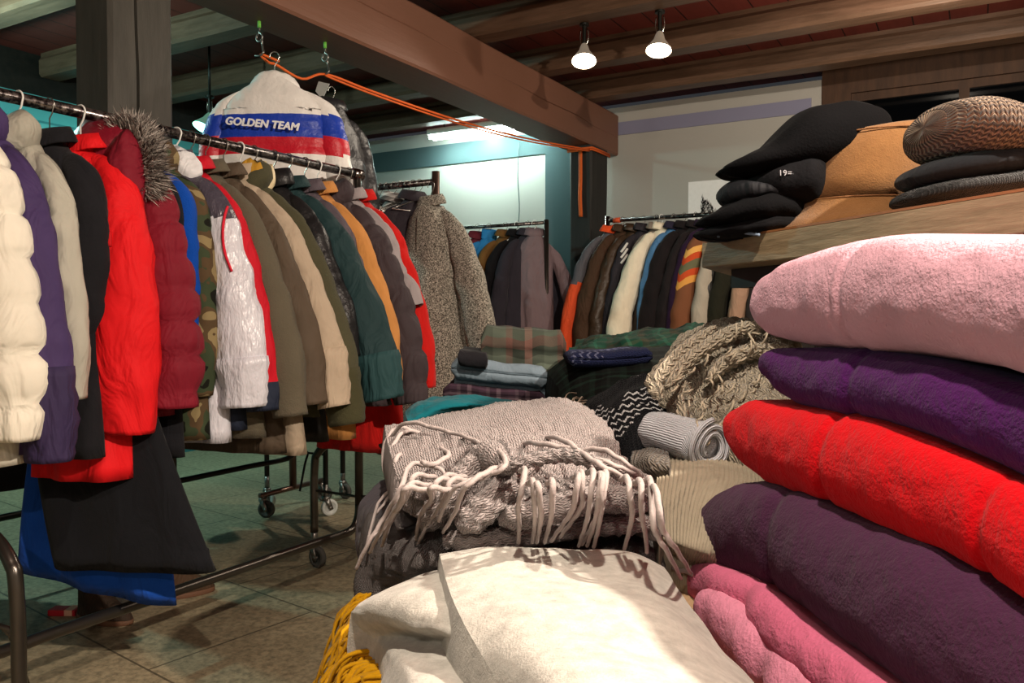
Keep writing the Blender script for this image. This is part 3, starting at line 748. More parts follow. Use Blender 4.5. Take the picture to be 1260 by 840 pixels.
for i in range(21):
    t = i / 20; rr = math.sin(PI * (.03 + .94 * t)) ** .6; rings.append([(.125 + .058 * rr * math.cos(a) * (1 + .1 * nz(math.cos(a) * 2, math.sin(a) * 2, t * 4)), -.085 + .055 * rr * math.sin(a) * (1 + .12 * nz(math.cos(a) * 2, t * 5, 2)), -.065 - .30 * t + .01 * math.cos(a)) for a in [2 * PI * k / 28 for k in range(28)]])
m.loft(rings); m.build('hood_lining', cloth('#7a1426', 'cotton'), hd)
fo = fur(hd, ringfn(.105, -.045, -.165, .075, .125, 0), 7500, .048, 'fur_trim', ['#6f6560', '#a89e96', '#3c3432', '#c9c0b8'], random.Random(5)); fo['label'] = 'grey brown faux fur trim'

# white and red garment collars, mustard scarf, seen between coats on the bar
def collar_lump(px, dz, dx, color, name, label, cat, s=(.07, .04, .05), kind='cotton', yaw=20):
    p = on_rack(px); e = MB(); rings = []
    for i in range(11):
        t = i / 10; rr = math.sin(PI * (.08 + .84 * t)) ** .6
        rings.append([(math.cos(a) * s[0] * rr * (1 + .18 * nz(math.cos(a) * 2, math.sin(a) * 2, t * 4, px)), math.sin(a) * s[1] * rr * (1 + .2 * nz(math.cos(a) * 2, t * 3, px)), s[2] * (t * 2 - 1) * 1.0 + .01 * math.cos(a * 3 + px)) for a in [2 * PI * k / 20 for k in range(20)]])
    e.loft(rings); o = e.build(name, cloth(color, kind)); o.location = p + Vector((dx, 0, -dz)); o.rotation_euler = (0, math.radians(25), math.radians(yaw))
    return tag(o, label, cat)
collar_lump(212, .10, .02, '#e4e4e8', 'shirt', 'crumpled white shirt with red edge hung between the camouflage and the shiny white jacket', 'shirt', (.085, .03, .045))
collar_lump(296, .105, .03, '#b98a2c', 'scarf', 'mustard yellow scarf tucked between brown coats on the front rack', 'scarf', (.05, .025, .06))
collar_lump(312, .10, .02, '#dccba4', 'down_jacket', 'small cream down jacket collar next to the mustard scarf', 'jacket', (.06, .035, .06), 'nylon')

# long dresses at the near end under the red jacket
def long_dress(px, dx, zt, zb, hwt, hwb, thk, color, label, yaw, kind='wool', th0=.04, tilt=0, lean=0):
    p = on_rack(px); m = MB(); rings = []
    for i in range(30):
        t = i / 29; z = zt + (zb - zt) * t; rings.append([(q_[0] + lean * t ** 2.2, q_[1], q_[2] - tilt * t * q_[0] / hwb) for q_ in ring_body(hwt + (hwb - hwt) * t ** .9, th0 + (thk - th0) * t, z, 48, 2.3, .004 + .02 * t, px * .1, 0, 5)])
    l_ = rings[-1]; rings.append([(x * .97, y * .9, z + .01) for x, y, z in l_]); rings.append([(x * .95, y * .85, z + .06) for x, y, z in l_])
    m.loft(rings); o = m.build('long_dress', cloth(color, kind)); o.location = (p.x + dx, p.y, 0); o.rotation_euler = (0, 0, math.radians(yaw))
    return tag(o, label, 'dress')
long_dress(126, -.06, 1.45, .275, .12, .255, .05, '#1c50b4', 'long royal blue dress nearly touching the low tube', 20, tilt=.045)
long_dress(92, -.02, 1.42, .36, .10, .24, .045, '#17181c', 'long black dress with soft vertical folds in front of the blue one', 24, lean=.17)

# dark coats on the rack behind: their hems show under the front rack
for i, (y, c, L_, lb) in enumerate([(1.35, '#1d2a24', .92, 'long dark green coat on the rack behind, below the cream puffer'), (1.62, '#1c1b1d', .98, 'long black coat on the rack behind, under the purple sweatshirt'),
        (2.25, '#16161a', .92, 'black coat on the rack behind, ending beside the casters'), (2.55, '#3a0f18', .86, 'dark wine red coat on the rack behind, under the shiny white jacket'), (2.85, '#15161c', .9, 'very dark navy coat on the rack behind the fleece jackets'), (3.1, '#19191b', .98, 'long black coat with a dipping hem on the rack behind the beige jacket')]):
    coat((-3.25, y, 1.5), math.radians(10 + 3 * i), lb, c, L=L_, sl=.6, slf=.06, th=.075)
for i, (y, c, L_, lb) in enumerate([(3.85, '#8a6a4c', .86, 'tan coat hem seen low between the racks'), (4.05, '#9d9080', .92, 'pale grey beige coat hem hanging low between the racks'), (4.3, '#17171a', .96, 'black coat on the low rear rack behind the front rack')]):
    coat((-3.0, y, 1.45), math.radians(15), lb, c, L=L_, sl=.6, slf=.1, th=.07)

# rack with the brown tube upright
def CC(x, yaw, label, color, **k): return coat((x, CY, CH), math.radians(yaw), label, color, **k)
tw = coat((-2.31, CY - .06, 1.70), math.radians(-2), 'salt and pepper speckled tweed overcoat hanging in front of the brown tube', '#1b1a18', L=1.06, hw=.14, sl=.64, kind='tweed', c2='#c9c3b6', slf=.19, th=.085, cls='tweed_coat', collar='fold', sr=.072, flare=.18, swing=0, drop=.1, colh=.055)
tw.rotation_euler = (0, 0, math.radians(-8))
m = MB(); m.box((-.06, -.012, -.016), (.06, .004, .016)); o = m.build('pocket_flap', cloth('#1b1a18', 'tweed', '#c9c3b6'), tw, bevel=.004); o.location = (.06, -.112, -.66); o.rotation_euler = (0, math.radians(-12), 0)
m = MB(); m.tube([(.0, -.088, -.15), (.005, -.105, -.35), (.01, -.118, -.7), (.01, -.122, -1.05)], .006, 6, sub=4); m.build('placket', cloth('#1b1a18', 'tweed', '#a09a8e'), tw)
CC(-2.46, 70, 'dark grey jacket squeezed behind the speckled overcoat', '#322d33', L=.72, sl=.5, cls='grey_jacket', cat='jacket', th=.05, slf=.04)
CC(-2.58, 76, 'grey and white checked shirt jacket on the rack with the brown tube', '#8d8a88', L=.7, sl=.5, cls='checked_jacket', cat='jacket', th=.04, slf=.04, kind='plaid', c2='#d8d6d2')
CC(-2.72, 80, 'black knitted cardigan on the rack with the brown tube', '#1d1a1f', L=.7, sl=.5, cls='cardigan', cat='cardigan', th=.04, slf=.04)
for i, x in enumerate((-2.42, -2.50, -2.54, -2.63, -2.67)):
    hanger((x, CY, CH), math.radians(74 + i * 5), 'bare hanger crowded on the bar left of the brown tube', None, .17)['group'] = 'bare hangers left of the brown tube'

# rack by the pale back wall
def DD(px, yaw, label, color, **k):
    k['slf'] = k.get('slf', .07) + .05; k['sl'] = k.get('sl', .6) + .1
    p = onY(px, 275, DY); return coat((p.x, DY, DH), math.radians(yaw), label, color, **k)
DD(588, 62, 'dark red scarf patterned jacket beside the speckled overcoat', '#6b2430', L=.8, sl=.5, cls='red_jacket', cat='jacket', kind='cotton')
DD(602, 64, 'sky blue jacket half hidden by the speckled overcoat', '#2f86c8', L=.85, sl=.55, kind='cotton', cls='blue_jacket', cat='jacket', collar='stand')
DD(622, 62, 'golden brown coat on the rear rack next to the sky blue jacket', '#77552f', L=1.0, sl=.6, slf=.03, cls='wool_coat', th=.05)
DD(636, 64, 'black coat on the rear rack between the golden brown and the mauve coats', '#1a181b', L=1.0, sl=.6, cls='wool_coat', htype='w')
DD(649, 66, 'charcoal jacket next to the mauve raincoat', '#34313a', L=.95, sl=.6, cls='dark_jacket', cat='jacket')
coat((-2.64, DY, DH), math.radians(42), 'mauve grey raincoat at the right end of the rear rack', '#7d6b71', L=1.02, hw=.12, sl=.66, kind='cotton', flare=.02, slf=.20, th=.06, sr=.052, cls='raincoat', collar='fold', htype='w')
# rack right of the dark post
def EE(px, yaw, label, color, **k):
    k['slf'] = k.get('slf', .07) + .1; k['L'] = k.get('L', .9) + .08; k['sl'] = k.get('sl', .6) + .12
    p = onY(px, 270, EY_); return coat((p.x, EY_, EH), math.radians(yaw), label, color, **k)
k0 = dict(th=.045)
org = EE(752, 58, 'grey and orange work jacket left of the brown suede coat', '#5b5960', L=.98, sl=.64, slf=.1, cls='work_jacket', cat='jacket', kind='cotton', hem=('#e8542a', .70), collar='fold', ccol='#f0582c', sr=.06)
EE(766, 62, 'dark brown suede coat next to the grey and orange jacket', '#463021', L=1.0, th=.07, sr=.075, sl=.62, slf=.08, cls='suede_coat', kind='cotton')
EE(780, 64, 'brown leather jacket on the right rack', '#3d2d20', L=.9, sl=.55, cls='leather_jacket', cat='jacket', kind='nylon')
trk = EE(792, 64, 'charcoal track jacket with three short white stripes', '#2e2a31', L=.92, sl=.66, slf=.05, cls='track_jacket', cat='jacket', kind='cotton')
EE(808, 66, 'taupe blouse between the track jacket and the cream one', '#877b70', L=.8, sl=.5, cls='blouse', cat='blouse', kind='cotton')
EE(814, 64, 'cream white cardigan with a grey hem', '#f0e6cf', L=.86, sl=.62, th=.07, sr=.075, cls='cardigan', cat='cardigan', kind='wool', hem=('#5d5458', .14), htype='w', slf=.14)
EE(829, 68, 'light blue denim jacket showing as a thin strip', '#4f7fae', L=.92, slf=.02, sl=.5, cls='denim_jacket', cat='jacket', kind='cotton', ccol='#2d2a3c')
EE(842, 66, 'long black wool coat in the middle of the right rack', '#1f1b1d', L=.98, sr=.08, sl=.62, cls='wool_coat', th=.055)
EE(856, 70, 'black blazer right of the long black wool coat', '#241f21', L=.95, sl=.6, cls='blazer', cat='blazer')
EE(866, 72, 'dark purple dress coat on the right rack', '#2c1a34', L=.9, sl=.6, cls='dress_coat')
EE(878, 68, 'brown poncho with an orange and red woven pattern', '#7c5038', L=.98, sr=.08, sl=.6, cls='patterned_poncho', cat='poncho', kind='ethnic', th=.05)
EE(893, 76, 'pale grey wool cardigan beneath the hat shelf corner', '#b0a89a', L=.95, sl=.6, cls='cardigan', cat='cardigan')
EE(908, 62, 'black leather jacket under the hat shelf', '#1c1b18', L=.96, sl=.6, cls='leather_jacket', cat='jacket', kind='nylon', th=.06)
EE(926, 60, 'dark olive parka under the hat shelf', '#26261d', L=.96, sl=.6, cls='parka', cat='jacket', th=.05)
EE(950, 62, 'beige pink crumpled trench coat under the hat shelf', '#a98872', L=.98, sl=.6, cls='trench_coat', kind='cotton', th=.05)
EE(972, 62, 'dark grey coat right of the beige pink trench coat', '#35302f', L=.98, sl=.6, cls='wool_coat', th=.05)
for i in range(3):
    p_ = surf(trk, [(764, 324 - i * 7), (768, 319 - i * 7), (772, 313 - i * 7)], off=.004)
    if len(p_) == 3:
        m = MB(); m.tube(p_, .008, 6, sub=3); o = m.build('white_stripe', cloth('#e8e6e2', 'cotton'), trk); o['label'] = 'short white stripe'
    else: print('STRIPE MISS', i)

# ------------------------------------------------------------------ the jacket on the rope, hooks, rope
hk1 = onZ(319, 26, 2.33); hk2 = onZ(400, 52, 2.33)
GREEN = plain('green_plug', '#6fc04a', .6)
def screw_hook(p, label):
    e = empty('screw_hook', p)
    m = MB(); m.cyl((0, 0, -.012), (0, 0, 1), .007, .03, 12); m.build('wall_plug', GREEN, e)
    m = MB(); m.tube([(0, 0, -.02), (0, 0, -.05)] + [(.018 * math.sin(a), 0, -.068 + .018 * math.cos(a)) for a in [2 * PI * k / 12 for k in range(13)]], .0038, 8); m.build('eye_ring', ZINC, e)
    m = MB(); m.tube([(.006, .004, -.075), (.004, .012, -.095), (.014, .006, -.115), (.022, 0, -.135), (.006, -.004, -.147), (-.022, -.004, -.143)], .0042, 8, sub=5); m.build('hook', ZINC, e)
    tag(e, label, 'hook')
screw_hook(hk1, 'screw eye and hook in the beam directly above the white jacket')
screw_hook(hk2, 'screw eye and hook in the beam right of the white jacket, nearer the strip light')
ROPE = plain('orange_cord', '#d9642c', .7, 0, .2, 0, .4, 200)
a = hk1 + Vector((0, 0, -.14)); b = hk2 + Vector((0, 0, -.145))
J = atD(341, 86, a.dot(FH) + .05)
pe = Vector((-2.59, 5.49, 2.31)); pj = Vector((-2.51, 5.48, 2.29))
m = MB()
m.tube([a, (a + J) / 2 + Vector((0, 0, .0)), J + Vector((0, 0, .02)), (J + b) / 2 + Vector((0, 0, -.03)), b] + [b + (pj - b) * k / 10 + Vector((0, 0, -.05 * math.sin(PI * k / 10))) for k in range(1, 11)], .006, 8, sub=5)
m.tube([a + Vector((.01, 0, 0)), J + Vector((.012, 0, .035))], .006, 6, sub=4)
m.tube([b, b + Vector((.01, .02, -.012))] + [b + (pj - b) * k / 10 + Vector((0, 0, -.012 - .055 * math.sin(PI * k / 10))) for k in range(1, 11)], .005, 8, sub=5)
for zz in (2.305, 2.29): m.tube([(-2.69, 5.485, zz), (-2.6, 5.485, zz), (-2.49, 5.485, zz), (-2.485, 5.6, zz), (-2.49, 5.81, zz)], .007, 8)
tag(m.build('rope', ROPE), 'orange cord running from the beam hooks along the beam to the dark post', 'rope')
m = MB(); q = [Vector((-2.575, 5.465, 2.30)), Vector((-2.572, 5.462, 2.1)), Vector((-2.575, 5.462, 1.95)), Vector((-2.568, 5.462, 1.80))]
rings = []
for p in catmull(q, 6): rings.append([p + Vector((-.016, 0, 0)), p + Vector((0, -.006, 0)), p + Vector((.016, 0, 0)), p + Vector((0, .006, 0))])
m.loft(rings); tag(m.build('tape_strip', ROPE), 'orange ribbon end dangling down the dark post', 'ribbon')

# white, blue and red jacket seen from the back
def team_jacket():
    e = empty('team_jacket', atD(338, 92, 3.42), YAW + math.radians(0))
    W_ = '#ece8e4'; Bc = '#1f3fae'; Rc = '#c81e30'
    mats = [cloth(W_, 'nylon'), cloth(Bc, 'nylon'), cloth(Rc, 'nylon')]
    m = MB(); rings = []; N = 70; L_ = .60; hw = .25
    zs = [0, .015, .04, .07, .11, .18, .3, .6]; hws = [.06, .09, .135, .175, .205, .228, .245, .255]
    def zone(z, x=0): return 0 if z > -.178 else (1 if z > -.272 else (2 if z > -.345 else 0))
    for i in range(N + 1):
        d = L_ * i / N; hwid = np.interp(d, zs, hws); thk = np.interp(d, [0, .1, .6], [.045, .075, .09]); r = []
        for k in range(60):
            a_ = 2 * PI * k / 60; ca, sa = math.cos(a_), math.sin(a_)
            x = hwid * math.copysign(abs(ca) ** .8, ca); y = thk * math.copysign(abs(sa) ** .8, sa)
            pf = abs(math.sin(PI * (d - .01) / .075)) ** .5 if d > .2 else .7
            y += math.copysign(.006 * pf + .005 * nz(x * 30, d * 25, 3), sa); y += .01 * nz(x * 4, d * 3, 8)
            y += math.copysign(.004 * math.sin(x * 60 + 3 * nz(x * 9, d * 6, 2)), sa)
            r.append((x, y, -d - .035 * (abs(x) / hwid) ** 2 * (d < .15)))
        rings.append(r)
    m.loft(rings, True)
    for fi, f in enumerate(m.f): m.mi[fi] = zone(sum(m.v[i][2] for i in f) / len(f))
    m.build('body', mats, e)
    for s in (1, -1):
        m = MB(); rings = []; P = catmull([Vector(p) for p in ((s * .09, 0, -.06), (s * .155, 0, -.085), (s * .205, -.0, -.14), (s * .238, -.01, -.24), (s * .262, -.02, -.38), (s * .285, -.03, -.52), (s * .29, -.03, -.62))], 9)
        for i, p in enumerate(P):
            q = i / (len(P) - 1); R_ = np.interp(q, [0, .15, .3, .5, 1], [.03, .042, .056, .066, .058]) * (.95 + .08 * abs(math.sin(q * 20)))
            rings.append([p + Vector((math.cos(a) * R_ * .95, math.sin(a) * R_ * .8, .25 * math.cos(a) * R_ * s * -1 * (1 - q))) * (1 + .06 * nz(math.cos(a) * 2, math.sin(a) * 2, q * 9)) if False else p + Vector((math.cos(a) * R_ * .95 * (1 + .1 * nz(math.cos(a) * 2, math.sin(a) * 2, q * 9)), math.sin(a) * R_ * .8, -.3 * math.cos(a) * R_ * s * (1 - q))) for a in [2 * PI * k / 24 for k in range(24)]])
        m.loft(rings, True)
        for fi, f in enumerate(m.f): m.mi[fi] = zone(sum(m.v[i][2] for i in f) / len(f))
        m.build('sleeve', mats, e)
    m = MB(); rings = []
    for a_, b_, zz in ((.095, .062, -.05), (.09, .062, -.03), (.072, .056, -.002), (.058, .046, .006), (.045, .035, .0), (.05, .04, -.02)):
        rings.append([(a_ * math.cos(a) * (1.12 - 0), b_ * math.sin(a), zz - .012 * math.cos(a) ** 2 + .002 * math.sin(8 * a)) for a in [2 * PI * k / 36 for k in range(36)]])
    m.loft(rings, False); m.build('collar', mats[0], e)
    # lettering across the shoulders
    cu = bpy.data.curves.new('lettering', 'FONT'); cu.body = 'GOLDEN TEAM'; cu.size = .0425; cu.extrude = .002; cu.offset = 0; cu.align_x = 'CENTER'; cu.shear = .15; cu.space_character = 1.02
    to = bpy.data.objects.new('tmp_text', cu); COL.objects.link(to); dg = bpy.context.evaluated_depsgraph_get(); me0 = bpy.data.meshes.new_from_object(to.evaluated_get(dg)); bpy.data.objects.remove(to)
    me = bpy.data.meshes.new('lettering'); vv = [v.co.copy() for v in me0.vertices]; ff = [tuple(p.vertices) for p in me0.polygons]; nv = len(vv); SH = ((-.0018, 0, 0), (0, 0, .0001), (.0018, 0, .0002), (0, .0014, .0003), (0, -.0014, .0004))
    me.from_pydata([tuple(v + Vector(s_)) for s_ in SH for v in vv], [], [tuple(i + k * nv for i in f) for k in range(5) for f in ff])
    o = bpy.data.objects.new('lettering', me); COL.objects.link(o); me.materials.clear(); me.materials.append(plain('white_print', '#f2f2f4', .6)); o.parent = e
    for v in me.vertices:
        x, z = v.co.x, v.co.y; v.co = Vector((x, v.co.z * -1 - .118 + .25 * x * x, z))
    o.location = (-.022, 0, -.243); o.rotation_euler = (0, math.radians(5), 0)
    me.update(); o['label'] = 'white slanted capitals reading GOLDEN TEAM'
    tag(e, 'white, blue and red padded jacket on the orange cord, lettered GOLDEN TEAM', 'jacket'); return e
tj = team_jacket()
hanger(tj.location + Vector((0, 0, .075)), YAW, 'hanger holding the white, blue and red lettered jacket', WIRE, .1)
bj = atD(408, 112, 3.75)
coat(bj, YAW + .9, 'black leather jacket hanging behind the lettered jacket on the orange cord', '#201f22', L=.5, hw=.16, sl=.42, kind='nylon', cls='leather_jacket', cat='jacket', th=.06, slf=.05)
m = MB(); p0 = atD(392, 100, 3.7); m.add([p0, atD(405, 103, 3.7), atD(396, 122, 3.7), atD(388, 112, 3.7)] + [x + FH * .01 for x in (p0, atD(405, 103, 3.7), atD(396, 122, 3.7), atD(388, 112, 3.7))], [(0, 1, 2, 3), (7, 6, 5, 4), (0, 4, 5, 1), (1, 5, 6, 2), (2, 6, 7, 3), (3, 7, 4, 0)])
tag(m.build('price_card', plain('grey_card', '#9a9c98', .6), None, False), 'grey triangular card hanging beside the lettered jacket', 'card')
# thin wire down the pale wall
m = MB(); q = [onY(639, 175, YB - .03), onY(637, 215, YB - .03), onY(639, 260, YB - .03), onY(634, 300, YB - .03)]; m.tube(q, .004, 6, sub=5)
tag(m.build('wall_cable', plain('grey_cable', '#4a5a5a', .6)), 'thin cable hanging down the pale back wall', 'cable')

# floor things: boots, shoe box
def boot(loc, yaw, label, color, side=False):
    e = empty('boot', loc, yaw)
    m = MB(); rings = []
    P = [(0, 0, .30, .055, .06), (0, 0, .2, .05, .055), (.0, 0, .11, .045, .05), (.015, 0, .07, .045, .06)]
    st = [(-.05, .02, .05, .035), (-.045, .028, .085, .04), (0, .034, .10, .05), (.05, .036, .085, .045), (.11, .042, .06, .04), (.155, .036, .045, .03), (.178, .02, .03, .012)]
    for z, rx, ry, xo in ((.30, .058, .048, 0), (.22, .054, .045, 0), (.14, .047, .038, .0), (.10, .055, .038, .01), (.07, .085, .04, .035), (.04, .112, .043, .06), (.02, .118, .045, .064), (.012, .118, .045, .064)):
        rings.append([(xo + rx * math.cos(a) * (1 + .05 * nz(math.cos(a) * 2, z * 20, 2)), ry * math.sin(a), z + .006 * nz(a, z * 9, 1)) for a in [2 * PI * k / 28 for k in range(28)]])
    rings.insert(0, [(x * .9, y * .9, z - .04) for x, y, z in rings[0]])
    m.loft(rings); m.build('boot_upper', cloth(color, 'cotton'), e)
    m = MB(); rr = [[(.064 + .122 * s_ * math.cos(a), .049 * s_ * math.sin(a), z) for a in [2 * PI * k / 28 for k in range(28)]] for z, s_ in ((0, .98), (0.002, 1), (.016, 1), (.018, .96))]
    m.loft(rr); m.build('boot_sole', plain('boot_rubber', '#6b4a36', .7), e)
    tag(e, label, 'boot'); return e
b1 = atD(150, 735, 0 + 3.1); q = onZ(112, 760, 0); boot((q.x, q.y, 0.0), math.radians(10), 'dark brown boot under the blue dress, toe pointing right', '#3a2d24')
q = onZ(205, 735, 0); boot((q.x, q.y, 0), math.radians(60), 'brown boot standing behind the hem of the blue dress', '#4e3a2a').scale = (.95, .95, 1.05)
q = onZ(80, 755, 0); e = empty('shoe_tag', (q.x, q.y, 0), .5)
m = MB(); m.box((-.05, -.025, 0), (.05, .025, .022)); m.build('box_body', plain('red_card', '#b01828', .6), e, False, bevel=.003)
m = MB(); m.box((.012, -.0265, .002), (.04, .0265, .0225)); m.build('paper_label', plain('pale_label', '#d8a890', .7), e, False); tag(e, 'small red cardboard box on the floor beside the dark boot', 'box')
# ------------------------------------------------------------------ the sorting table, built along its own direction
TA = math.radians(5.5)
TU = (FH * math.cos(TA) - RT * math.sin(TA)).normalized()          # away from the camera
TV = (RT * math.cos(TA) + FH * math.sin(TA)).normalized()          # to the right
TZ = .70
def tp(u, v, z): return TU * u + TV * v + Vector((0, 0, z))
OAK = wood('light_table_board', '#a5825c', '#bf9c74', (2, 14, 2), .5)
te = empty('display_table', tp(1.35, .55, 0))
def quadbox(m, u0, u1, v0, v1, z0, z1, off):
    P = [tp(u, v, z) - off for z in (z0, z1) for u, v in ((u0, v0), (u0, v1), (u1, v1), (u1, v0))]
    m.add(P, [(3, 2, 1, 0), (4, 5, 6, 7), (0, 1, 5, 4), (1, 2, 6, 5), (2, 3, 7, 6), (3, 0, 4, 7)])
o_ = te.location
m = MB(); quadbox(m, .38, 2.5, -.02, 1.05, TZ - .03, TZ, o_); m.build('tabletop', OAK, te, False, bevel=.004)
for u in (.75, 2.44):
    for v in (.12, .99):
        m = MB(); quadbox(m, u - .025, u + .025, v - .025, v + .025, 0, TZ - .03, o_); m.build('leg', BLACKT, te, False, bevel=.003)
m = MB(); quadbox(m, .72, 2.46, .14, .97, TZ - .10, TZ - .03, o_); m.build('apron', BLACKT, te, False)
tag(te, 'low wooden table carrying the heaps of folded scarves and fleeces', 'table')

def lerp(a, b, t): return a + (b - a) * t
def cr1(a, sub):                                    # catmull over list of lists of Vectors (rows)
    return a
def patch(ctrl, subr, subc, disp=None, zfloor=None, thick=.02, name='cloth', mat=None, parent=None, kuv=1, inset=.0, close=True):
    """cloth surface through a grid of control points, closed underneath down to zfloor (or by a thickness)"""
    rows = [catmull([Vector(p) for p in r], subc) for r in ctrl]; nC = len(rows[0])
    cols = [catmull([r[j] for r in rows], subr) for j in range(nC)]; nR = len(cols[0])
    G = [[cols[j][i].copy() for j in range(nC)] for i in range(nR)]
    if disp:
        N = [[None] * nC for _ in range(nR)]
        for i in range(nR):
            for j in range(nC):
                a = G[min(nR - 1, i + 1)][j] - G[max(0, i - 1)][j]; b = G[i][min(nC - 1, j + 1)] - G[i][max(0, j - 1)]
                n = b.cross(a); n = n.normalized() if n.length > 1e-9 else Vector((0, 0, 1)); 
                if n.z < 0: n = -n
                N[i][j] = n
        G = [[G[i][j] + N[i][j] * disp(i / (nR - 1), j / (nC - 1), G[i][j]) for j in range(nC)] for i in range(nR)]
    m = MB(); m.grid(G, k=kuv)
    if close:
        cen = sum((G[i][j] for i in (0, nR // 2, nR - 1) for j in (0, nC // 2, nC - 1)), Vector()) / 9
        loop = [(0, j) for j in range(nC)] + [(i, nC - 1) for i in range(1, nR)] + [(nR - 1, j) for j in range(nC - 2, -1, -1)] + [(i, 0) for i in range(nR - 2, 0, -1)]
        L0 = [G[i][j] for i, j in loop]; rings = [L0]
        for f_ in (.12, .5, .88, 1.0):
            r = []
            for p in L0:
                zt = zfloor if zfloor is not None else p.z - thick; q = p.copy(); q.z = lerp(p.z, min(zt, p.z - .002), f_)
                c = Vector((cen.x, cen.y, q.z)); out = (q - c); out.z = 0
                bul = (.008 if thick > .03 or zfloor is not None else .002) * math.sin(PI * min(1, f_ * 1.0)) - inset * f_
                if out.length > 0: q += out.normalized() * bul
                r.append(q)
            rings.append(r)
        last = rings[-1]; rings.append([Vector((cen.x, cen.y, p.z)) + (p - Vector((cen.x, cen.y, p.z))) * .9 for p in last])
        m.loft(rings, False); b0 = len(m.v) - len(L0); m.f.append(tuple(range(b0, len(m.v)))); m.mi.append(0)
    return m.build(name, mat, parent)
def Z(px, py, z): return onZ(px, py, z)

# ---- folded fleeces, one long fold each, stacked at the right
LAT0 = .25
def sdepth(px, lat=LAT0): return (lat + .0963 * .95) / ((px - 630) / F + .0963)
def sztop(px, py, lat=LAT0): return atD(px, py, sdepth(px, lat)).z
def fleece(name, label, cat, mat, top, bot, back=.32, lat=LAT0, creases=(), ext=1420, nst=90, seamc=None, layers=0, seed=0):
    nst = 230; ROf = lambda x: .018 + .034 * min(1, max(0, (sdepth(min(tx0, x), lat) - sdepth(x, lat))) / .14)
    tx0 = min(top[0][0], bot[0][0])
    tx = [p[0] for p in top]; tz = [sztop(p[0], p[1], lat) for p in top]; bx = [p[0] for p in bot]; bz = [sztop(p[0], p[1], lat) for p in bot]
    x0 = min(tx[0], bx[0]); xs = [x0 + (ext - x0) * (i / nst) ** 1.35 for i in range(nst + 1)]
    rings = []
    sm = lambda x, X, Y_: float(np.interp(x, X, Y_))
    zt = np.array([sm(x + .8 * min(.5 * (sm(x, tx, tz) - sm(x, bx, bz)) + .012, ROf(x)) / sdepth(x, lat) * F, tx, tz) for x in xs]); zb = np.array([sm(x, bx, bz) for x in xs])
    for _ in range(5): zt[1:-1] = (zt[:-2] + zt[1:-1] * 2 + zt[2:]) / 4; zb[1:-1] = (zb[:-2] + zb[1:-1] * 2 + zb[2:]) / 4
    dref = sdepth(xs[0], lat)
    for i, x in enumerate(xs):
        d = sdepth(x, lat); h = zt[i] - zb[i]; zc = (zt[i] + zb[i]) / 2; s_ = dref - d   # distance from the nose
        lv = Vector((0, 0, 0)); base = FH * d + RT * ((x - 630) / F * d)
        g = 0
        for cx, wd, dp in creases: g += dp * math.exp(-((x - cx) / wd) ** 2)
        ro = min(.5 * h, ROf(x)); r = []
        nose = 1 - (1 - min(1, s_ / .05)) ** 2; nose = math.sqrt(max(0, nose))
        hh = max(.004, h / 2); K = 26
        bk = back * (.45 + .55 * nose)
        pts = []
        for k in range(K + 1):                       # rounded front, top to bottom
            a = PI / 2 - PI * k / K
            pts.append((ro * (1 - max(0, math.cos(a)) ** .8) , hh * math.sin(a)))
        prof = [(bk, hh * .5), (bk * .8, hh * .92), (bk * .55, hh), (bk * .3, hh)] + pts + [(bk * .3, -hh), (bk * .55, -hh), (bk * .8, -hh * .92), (bk, -hh * .5)]
        for k, (o, zz) in enumerate(prof):
            dn = .006 * nz(s_ * 9, zz * 16, o * 10, seed) + .0018 * nz(s_ * 40, zz * 60, o * 40, seed + 3) + g
            fo_ = 0
            if layers:
                for L_ in range(1, layers):
                    zl = hh * (1 - 2 * L_ / layers); fo_ += .010 * math.exp(-((zz - zl) / .005) ** 2)
            p = base + TV * (o + dn + fo_ - g * 0) + Vector((0, 0, zc + zz * (1 - g * 3)))
            r.append(p)
        if i == 0:
            cc_ = base + TV * .08; r = [Vector((lerp(cc_.x, p.x, .7), lerp(cc_.y, p.y, .7), lerp(zc, p.z, .5))) for p in r]
        rings.append(r)
    m = MB(); m.loft(rings, True); o = m.build(name, mat); return tag(o, label, cat)
PINK = cloth('#cf9fae', 'fleece'); PURP = cloth('#481654', 'fleece'); RED = cloth('#cf0a16', 'fleece'); PLUM = cloth('#472540', 'fleece'); ROSE = cloth('#cc6888', 'fleece')
fleece('fleece_sweater', 'pale pink fleece sweater, topmost of the right stack', 'sweater', PINK,
       [(922, 388), (926, 366), (942, 338), (977, 315), (1029, 293), (1082, 279), (1134, 274), (1187, 277), (1260, 277), (1420, 268)],
       [(922, 398), (932, 414), (970, 428), (1029, 435), (1080, 438), (1134, 446), (1186, 455), (1260, 480), (1420, 535)],
       creases=((1028, 5, .005), (1018, 3, .002)), seed=1, back=.3)
fleece('fleece_sweater', 'deep purple fleece sweater, second from the top of the right stack', 'sweater', PURP,
       [(933, 456), (938, 440), (960, 430), (1029, 431), (1080, 432), (1134, 440), (1186, 450), (1260, 474), (1420, 528)],
       [(933, 464), (946, 484), (967, 500), (1010, 511), (1040, 516), (1100, 530), (1143, 546), (1207, 576), (1260, 604), (1420, 690)],
       creases=((1040, 5, .004),), lat=.252, seed=2, back=.3)
fleece('fleece_sweater', 'bright red fleece sweater in the middle of the right stack', 'sweater', RED,
       [(890, 530), (897, 513), (924, 498), (959, 503), (1010, 509), (1040, 513), (1100, 526), (1143, 541), (1207, 572), (1260, 600), (1420, 680)],
       [(890, 545), (899, 570), (929, 604), (971, 623), (1006, 636), (1057, 660), (1121, 684), (1177, 708), (1220, 733), (1260, 758), (1420, 860)],
       creases=((1003, 5, .005), (1200, 7, .004)), lat=.235, seed=3, back=.3)
